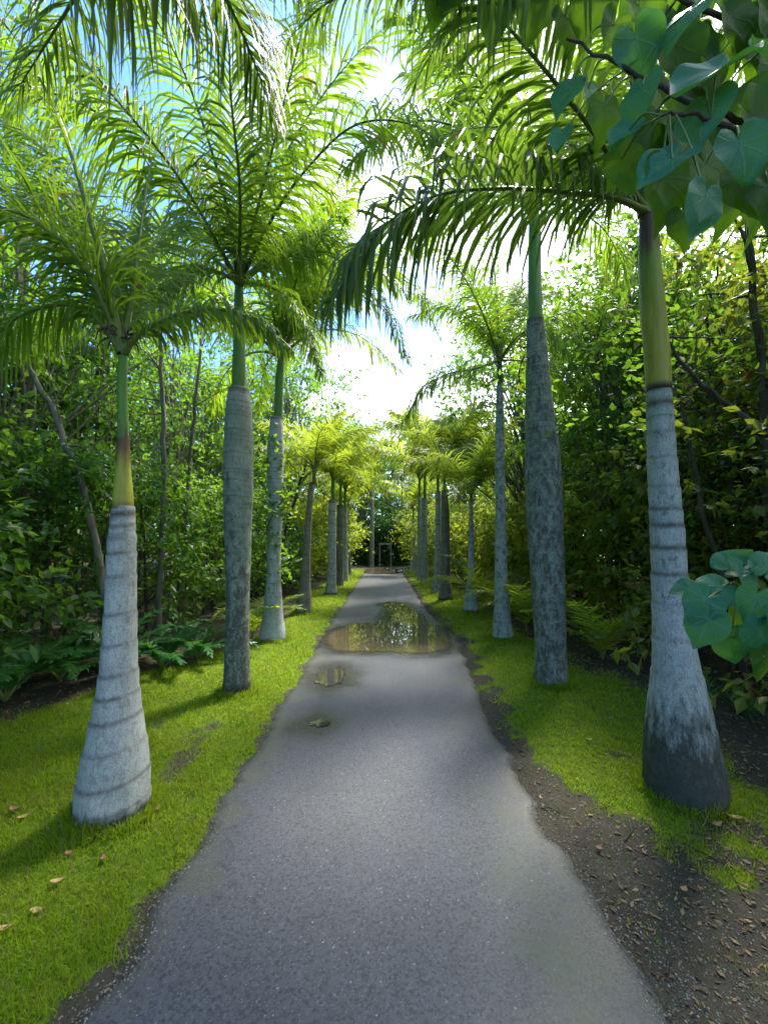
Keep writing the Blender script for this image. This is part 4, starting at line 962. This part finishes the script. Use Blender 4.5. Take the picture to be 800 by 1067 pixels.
for lb, px, py, s, sd in (('young palm with arching yellow-green leaves right of the third right palm', 548, 660, 1.0, 21), ('young palm behind the small fourth right palm', 512, 640, 1.1, 22),
        ('young palm with narrow leaves between the first two right palms', 628, 690, .8, 23), ('low young palm left of the fourth left palm', 262, 668, .7, 24)):
    x_, y_ = fpx(px, py); fern(lb, x_, y_, s, sd, n=9, mat='palm_leaf_yellow', name='young_palm', cat='young palm', ll=.38, L=1.5, e=(72, -10), nl=34, lw=.03, grp='young palms at the thicket edge')
def strap_plant(label, x, y, seed, n=22):
    g = np.random.default_rng(seed); root = empty('strap_leaved_plant', (x, y, float(hz(x, y))), label, 'plant', 'strap-leaved plants on the soil')
    for i in range(n):
        c = arc_ctrl(g.uniform(0, 360), g.uniform(45, 80), g.uniform(-50, 10), g.uniform(.25, .5), 6); c = catmull(c, 12)
        T = norm(np.gradient(c, axis=0)); S = norm(np.cross(T, [0, 0, 1.])); w = np.interp(np.linspace(0, 1, 12), [0, .3, 1], [.010, .014, .001])[:, None]
        v = np.stack([c-S*w, c+[0, 0, -.003], c+S*w], 1).reshape(-1, 3); b = np.arange(11)*3
        qd = np.concatenate([np.stack([b, b+1, b+4, b+3], 1), np.stack([b+1, b+2, b+5, b+4], 1)])
        ob('leaf', mesh_np('leaf', v, qd, mats=[M['fern']]), root)
x_, y_ = fpx(775, 752); strap_plant('clump of narrow arching leaves right of the front right palm', x_, y_, 31)
x_, y_ = fpx(735, 735); strap_plant('smaller clump of narrow leaves close behind the front right palm', x_, y_, 32, 14)

# climbing vine on the third left palm
def vine(label, px0, py0, py1, Y, seed, n, r):
    g = np.random.default_rng(seed); b = P(px0, py0, Y); root = empty('climbing_vine', b, label, 'vine')
    m = 40; zz = np.linspace(0, P(px0, py1, Y)[2]-b[2], m); a = zz*5
    c = np.stack([np.cos(a)*r, np.sin(a)*r, zz], 1); ob('stem', mesh_np('stem', *tube(c, .008, 5), mats=[M['bark_dark']]), root)
    k = g.integers(0, m, n); Pn = c[k]+g.normal(0, 1, (n, 3))*np.array([.13, .13, .10]); rr = np.hypot(Pn[:, 0], Pn[:, 1]); f = np.maximum(1, (r+.01)/rr); Pn[:, 0] *= f; Pn[:, 1] *= f
    L = g.uniform(.06, .12, n); D = norm(np.stack([Pn[:, 0], Pn[:, 1], 0*rr-.05], 1)+rand_unit(n, g)*.8)
    ob('foliage', mesh_np('foliage', *leaf_cards(Pn, D, norm(rand_unit(n, g)*.6+np.array([0, 0, 1])), L, L*.65), mats=[M['leaf_mid']], smooth=False), root)
L3 = G(284, 669); vine('leafy vine climbing the slim third palm of the left row', 286, 600, 455, L3[1], 41, 520, .125)
R2 = G(573, 714); vine('few vine sprigs on the upper trunk of the thick scaly palm', 561, 440, 375, R2[1], 42, 150, .20)

# ------------------------------------------------------------------ broad heart-shaped leaves near the camera
def heart_mesh(seed, mat):
    g = np.random.default_rng(seed); nr, na = 7, 40
    th = np.linspace(-np.pi, np.pi, na+1); A = []; UVs = []
    cup = g.uniform(-.25, .22); wav = g.uniform(.02, .05); ph = g.uniform(0, 6.28)
    for i in range(nr+1):
        u = i/nr
        rad = np.interp(np.abs(th), [0, .12, .3, .6, 1.1, 1.6, 2.1, 2.5, 2.8, 3.0, 3.1416], [1.02, .90, .78, .70, .63, .57, .53, .50, .42, .28, .12])
        x = u*rad*np.cos(th); y = u*rad*np.sin(th)*1.02
        z = cup*(u*rad)**2*1.6-.16*np.abs(y)*0+.22*np.abs(y)*(1 if cup > 0 else .3)-g.uniform(.05, .5)*x*np.abs(x)+wav*u*u*np.sin(th*5+ph)
        A.append(np.stack([x, y, z], 1)); UVs.append(np.stack([th/np.pi, np.full(na+1, u*.65), 0*th], 1))
    V_ = np.concatenate(A); n = na+1; i = np.arange(nr)[:, None]*n; j = np.arange(na)[None]
    Qd = np.stack([i+j, i+j+1, i+n+j+1, i+n+j], 2).reshape(-1, 4)
    return mesh_np('leaf', V_, Qd, mats=[M[mat]], attrs={'luv': np.concatenate(UVs)})
HL = [heart_mesh(300+i, 'big_leaf') for i in range(5)]; HD = [heart_mesh(320+i, 'big_leaf_dark') for i in range(5)]
def put_leaf(root, org, pos, size, direc, nrm, i, dark=False, stemfrom=None):
    x = Vector(direc).normalized(); n = Vector(nrm); n = (n-x*n.dot(x)).normalized(); y = n.cross(x)
    m = Matrix((x, y, n)).transposed().to_4x4(); m.translation = Vector([float(v) for v in (pos-org)])
    o = ob('leaf', (HD if dark else HL)[i % 5], root); o.matrix_local = m @ Matrix.Scale(size, 4)
    if stemfrom is not None:
        a = stemfrom-org; b = pos-org; mid = (a+b)/2+np.array([0, 0, .03])
        ob('leaf_stalk', mesh_np('leaf_stalk', *tube(catmull([a, mid, b], 8), .0028, 6), mats=[M['rachis']]), root)
# overhanging branch: tree rooted right of the frame
tx, ty = 2.35, .75; tz = float(hz(tx, ty)); torg = np.array([tx, ty, tz])
bt = empty('broad_leaved_tree', torg, 'tree with big blue-green heart-shaped leaves overhanging the upper right corner', 'tree')
g = np.random.default_rng(81)
trunk_c = catmull([[0, 0, -.05], [.05, .05, 1.2], [-.05, .1, 2.3], [-.2, .2, 3.2], [-.5, .4, 4.0]], 26)
ob('trunk', mesh_np('trunk', *tube(trunk_c, np.linspace(.09, .03, 26), 14), mats=[M['bark_grey']]), bt)
branches = [[torg+trunk_c[14], P(830, 130, 1.25), P(760, 120, 1.25), P(690, 90, 1.25), P(630, 60, 1.3), P(590, 40, 1.35)],
            [torg+trunk_c[16], P(850, 40, 1.35), P(760, 20, 1.4), P(690, -5, 1.4), P(600, -5, 1.45), P(520, 5, 1.5)],
            [torg+trunk_c[12], P(850, 200, 1.15), P(790, 150, 1.12), P(735, 120, 1.1), P(690, 120, 1.1)]]
for b in branches:
    c = catmull(b, 26)-torg; c[3:-1] += g.normal(0, .004, (22, 3)); ob('branch', mesh_np('branch', *tube(c, np.linspace(.013, .004, 26), 8), mats=[M['bark_dark']]), bt)
# (px, py, Y, size px, dir (screen dx, dy, depth), facing normal, dark)
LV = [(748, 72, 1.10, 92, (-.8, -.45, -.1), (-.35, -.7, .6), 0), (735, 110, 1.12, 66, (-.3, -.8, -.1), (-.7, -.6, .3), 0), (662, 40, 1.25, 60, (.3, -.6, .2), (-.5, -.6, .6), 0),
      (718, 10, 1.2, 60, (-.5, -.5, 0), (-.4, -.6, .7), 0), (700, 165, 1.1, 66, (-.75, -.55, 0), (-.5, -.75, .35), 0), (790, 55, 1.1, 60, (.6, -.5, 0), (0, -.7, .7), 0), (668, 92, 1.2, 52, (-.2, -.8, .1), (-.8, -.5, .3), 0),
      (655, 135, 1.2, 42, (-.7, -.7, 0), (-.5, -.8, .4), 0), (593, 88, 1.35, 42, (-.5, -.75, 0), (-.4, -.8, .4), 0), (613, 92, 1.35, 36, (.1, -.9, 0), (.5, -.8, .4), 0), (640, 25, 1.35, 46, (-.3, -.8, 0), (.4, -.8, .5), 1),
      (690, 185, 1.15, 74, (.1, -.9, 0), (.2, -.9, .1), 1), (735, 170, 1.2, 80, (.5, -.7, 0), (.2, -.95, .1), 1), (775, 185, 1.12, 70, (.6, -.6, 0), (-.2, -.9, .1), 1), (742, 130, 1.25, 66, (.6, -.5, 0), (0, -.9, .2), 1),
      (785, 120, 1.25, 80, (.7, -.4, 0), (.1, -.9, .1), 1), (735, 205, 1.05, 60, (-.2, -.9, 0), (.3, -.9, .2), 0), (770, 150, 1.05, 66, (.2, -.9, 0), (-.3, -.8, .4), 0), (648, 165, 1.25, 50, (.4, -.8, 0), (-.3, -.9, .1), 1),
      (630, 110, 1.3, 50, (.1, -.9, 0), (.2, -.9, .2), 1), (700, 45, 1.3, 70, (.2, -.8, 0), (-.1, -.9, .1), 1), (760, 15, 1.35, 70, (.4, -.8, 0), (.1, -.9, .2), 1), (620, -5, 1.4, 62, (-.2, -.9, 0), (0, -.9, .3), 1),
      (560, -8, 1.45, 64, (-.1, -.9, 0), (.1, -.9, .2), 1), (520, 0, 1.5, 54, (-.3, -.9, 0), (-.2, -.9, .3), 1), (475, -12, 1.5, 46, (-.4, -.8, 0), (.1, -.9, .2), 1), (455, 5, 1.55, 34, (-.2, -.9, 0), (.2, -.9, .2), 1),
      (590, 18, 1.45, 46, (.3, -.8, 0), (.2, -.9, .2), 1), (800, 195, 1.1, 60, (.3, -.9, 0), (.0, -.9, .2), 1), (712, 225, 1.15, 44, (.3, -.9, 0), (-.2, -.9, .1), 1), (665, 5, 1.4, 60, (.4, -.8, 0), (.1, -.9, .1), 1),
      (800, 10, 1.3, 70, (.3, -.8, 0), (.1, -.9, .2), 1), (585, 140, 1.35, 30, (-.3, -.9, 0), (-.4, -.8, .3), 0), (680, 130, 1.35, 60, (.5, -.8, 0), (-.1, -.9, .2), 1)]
allb = np.concatenate([catmull(b, 26)[4:] for b in branches])
g = np.random.default_rng(83)
for i in range(30):
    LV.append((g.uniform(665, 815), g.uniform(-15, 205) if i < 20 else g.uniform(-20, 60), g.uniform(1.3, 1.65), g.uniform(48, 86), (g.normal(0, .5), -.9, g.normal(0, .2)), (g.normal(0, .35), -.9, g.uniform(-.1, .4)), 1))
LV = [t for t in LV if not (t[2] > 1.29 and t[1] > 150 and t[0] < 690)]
for i, (px, py, Yd, sz, dr, nr_, dk) in enumerate(LV):
    pos = P(px, py, Yd); size = sz/F*Yd/1.0*.74
    near = allb[np.argmin(np.linalg.norm(allb-pos, axis=1))]
    put_leaf(bt, torg, pos, size, (dr[0], dr[2], dr[1]), nr_, i, bool(dk), near)
# lower right shrub with the same kind of leaf
sx_, sy_ = 1.75, 1.45; so = np.array([sx_, sy_, float(hz(sx_, sy_))])
bs = empty('broad_leaved_shrub', so, 'low plant with overlapping round blue-green leaves at the right edge beside the front right palm', 'shrub')
st = [[so, P(830, 720, 1.45), P(795, 660, 1.4), P(770, 625, 1.35)], [so+np.array([.03, 0, 0]), P(850, 650, 1.45), P(800, 600, 1.45), P(765, 590, 1.4)]]
for c in st: ob('stem', mesh_np('stem', *tube(catmull(c, 20)-so, np.linspace(.012, .004, 20), 8), mats=[M['rachis']]), bs)
alls = np.concatenate([catmull(c, 20)[5:] for c in st])
LS = [(760, 592, 1.35, 46, (.5, .35, 0), (-.3, -.6, .8), 0), (752, 612, 1.3, 52, (-.75, -.25, -.1), (-.2, -.7, .75), 0), (735, 625, 1.25, 48, (-.6, -.5, -.1), (-.1, -.8, .6), 0), (722, 615, 1.35, 36, (-.9, -.1, .1), (-.1, -.6, .8), 0),
      (738, 645, 1.22, 52, (-.35, -.8, 0), (-.25, -.9, .3), 0), (788, 622, 1.22, 50, (-.3, -.7, 0), (-.1, -.85, .5), 0), (790, 655, 1.2, 48, (-.1, -.9, 0), (.1, -.9, .35), 0), (800, 595, 1.3, 50, (.4, .3, .1), (0, -.7, .7), 0),
      (775, 604, 1.3, 46, (-.2, .6, .2), (.3, -.7, .6), 0), (762, 665, 1.28, 50, (.3, -.9, .1), (-.3, -.9, 0), 0), (795, 685, 1.2, 46, (.2, -.8, 0), (.2, -.9, .2), 1), (810, 640, 1.2, 50, (.3, -.6, 0), (.1, -.8, .5), 0), (775, 640, 1.35, 50, (.1, -.9, 0), (.1, -.9, .2), 1)]
for i, (px, py, Yd, sz, dr, nr_, dk) in enumerate(LS):
    pos = P(px, py, Yd); put_leaf(bs, so, pos, sz/F*Yd*.66, (dr[0], dr[2], dr[1]), nr_, i+2, bool(dk), alls[np.argmin(np.linalg.norm(alls-pos, axis=1))])

# ------------------------------------------------------------------ single fallen leaves and twigs
k = NT('fallen_leaf'); M['fallen'] = k.fin(k.pbr(k.mix(k.noise(30, 4, vec=k.obj()), (.50, .36, .16), (.28, .15, .06)), .6, .3).outputs[0])
k = NT('fallen_leaf_brown'); M['fallen_b'] = k.fin(k.pbr(k.mix(k.noise(30, 4, vec=k.obj()), (.16, .07, .04), (.30, .16, .09)), .6, .3).outputs[0])
def fallen(px, py, size, rz, label, mat='fallen', asp=.38, curl=.25):
    q = G(px, py); z = float(hz(q[0], q[1])); n = 12
    t = np.linspace(0, 1, n); w = np.sin(np.pi*t**.8)*asp*.5*size+.0008; x = (t-.5)*size; zc = curl*size*(2*t-1)**2
    v = np.stack([np.stack([x, -w, zc+w*.5], 1), np.stack([x, 0*w, zc], 1), np.stack([x, w, zc+w*.6], 1)], 1).reshape(-1, 3)
    b = np.arange(n-1)*3; qd = np.concatenate([np.stack([b, b+3, b+4, b+1], 1), np.stack([b+1, b+4, b+5, b+2], 1)])
    o = ob('fallen_leaf', mesh_np('fallen_leaf', v, qd, mats=[M[mat]])); o.location = (q[0], q[1], z+.014); o.rotation_euler = (0, 0, rz); tag(o, label, 'leaf', 'single fallen leaves')
fallen(60, 926, .060, .5, 'pointed tan leaf on the grass, upper of the two lying below the front left palm')
fallen(38, 957, .052, .1, 'oval tan leaf on the grass, lower of the two lying below the front left palm', asp=.5)
fallen(163, 848, .060, 1.35, 'upright curled yellow leaf on the grass right of the front left palm foot')
fallen(4, 977, .06, .4, 'tan leaf on the grass cut by the left picture edge')
fallen(108, 901, .045, 2.2, 'curled brown leaf on the grass just below the front left palm', 'fallen_b', .5)
fallen(72, 899, .040, .2, 'small reddish leaf on the grass left below the front left palm', 'fallen_b', .6)
fallen(14, 856, .075, 2.8, 'large brown leaf on the grass left of the front left palm', 'fallen_b', .5)
fallen(24, 862, .060, .9, 'yellowish leaf touching the large brown leaf left of the front left palm')
fallen(713, 935, .04, .6, 'small yellow leaf on the dark soil below the front right palm', asp=.6)
fallen(765, 862, .08, 2.6, 'yellow leaf at the foot of the front right palm, right side', asp=.45)
fallen(748, 870, .07, .3, 'pale leaf in front of the blackened foot of the front right palm', asp=.4)
fallen(624, 888, .04, 1.0, 'reddish leaf on the soil left of the front right palm', 'fallen_b', .6)
fallen(614, 778, .05, .2, 'tan leaf on the right verge below the thick scaly palm', asp=.5)
fallen(622, 1032, .022, .5, 'small cream leaf on the asphalt near the bottom right', asp=.7)
def twig(px, py, L, rz, label, seed):
    g = np.random.default_rng(seed); q = G(px, py); z = float(hz(q[0], q[1])) if q[0] > .9 else RZ
    c = wig((-L/2, 0, 0), (L/2, 0, .0), 12, .004, g); c[:, 2] = np.abs(c[:, 2])*.4; v1 = tube(c, np.linspace(.004, .0015, 12), 6)
    v2 = tube(wig(c[6], c[6]+np.array([L*.2, L*.15, .01]), 6, .003, g), np.linspace(.002, .001, 6), 5); v, qd = join([v1, v2])
    o = ob('twig', mesh_np('twig', v, qd, mats=[M['bark_dark']])); o.location = (q[0], q[1], z+.006); o.rotation_euler = (0, 0, rz); tag(o, label, 'twig', 'fallen twigs')
twig(700, 1005, .13, .7, 'short dark stick on the gravel near the bottom right', 1)
twig(745, 905, .28, -1.0, 'long thin root-like twig on the soil below the front right palm', 2)
twig(655, 872, .16, .8, 'thin twig on the soil left below the front right palm', 3)
twig(578, 845, .12, -.5, 'small twig on the shoulder right of the path', 4)
twig(765, 925, .22, 1.2, 'curved twig on the soil near the right picture edge', 5)

# ------------------------------------------------------------------ light and sky
SUN_AZ, SUN_EL = R(34), R(58)      # azimuth measured from +Y towards +X
sd = np.array([math.sin(SUN_AZ)*math.cos(SUN_EL), math.cos(SUN_AZ)*math.cos(SUN_EL), math.sin(SUN_EL)])
sl = bpy.data.lights.new('sun', 'SUN'); sl.energy = 2.25; sl.angle = R(9.0); sl.color = (1, .94, .82)
so_ = bpy.data.objects.new('sun', sl); C.objects.link(so_); so_.rotation_euler = Vector(-sd).to_track_quat('-Z', 'Y').to_euler(); so_.location = (10, 20, 30)
w = bpy.data.worlds.new('World'); scene.world = w; w.use_nodes = True; nt = w.node_tree; nt.nodes.clear()
class WN(NT):
    def __init__(s, t): s.t = t
k = WN(nt); out = k.n('ShaderNodeOutputWorld'); bg = k.n('ShaderNodeBackground'); bg.inputs['Strength'].default_value = .15
sky = k.n('ShaderNodeTexSky', sky_type='NISHITA'); sky.sun_disc = False; sky.sun_elevation = SUN_EL; sky.sun_rotation = SUN_AZ
sky.air_density = 1.0; sky.dust_density = .6; sky.ozone_density = 2.0
gen = k.n('ShaderNodeTexCoord').outputs['Generated']
mp = k.vscale(gen, (1, 1, 2.2))
cl = k.noise(2.1, 7, .6, vec=mp, dist=.3)
sx = k.n('ShaderNodeSeparateXYZ'); k.l(gen, sx.inputs[0])
bias = k.math('MULTIPLY', k.math('ADD', k.math('MULTIPLY', sx.outputs[0], 1.0), k.math('MULTIPLY', sx.outputs[1], .30)), .42)   # more cloud towards the sun's side
cm = k.ramp(k.math('ADD', cl, bias), [(.53, 0), (.78, 1)])
col = k.mix(cm, k.mix(1.0, sky.outputs[0], (.40, .58, .84), 'MULTIPLY'), (7.2, 7.3, 7.6))
k.l(col, bg.inputs['Color']); k.l(bg.outputs[0], out.inputs['Surface'])

scene.view_settings.view_transform = 'Standard'; scene.view_settings.look = 'None'; scene.view_settings.gamma = 1
scene.view_settings.use_curve_mapping = False; scene.view_settings.exposure = 2.2
scene.render.engine = 'CYCLES'
scene.cycles.use_light_tree = False; w.cycles.sampling_method = 'MANUAL'; w.cycles.sample_map_resolution = 256
scene.cycles.max_bounces = 4; scene.cycles.diffuse_bounces = 3; scene.cycles.transmission_bounces = 2; scene.cycles.glossy_bounces = 2
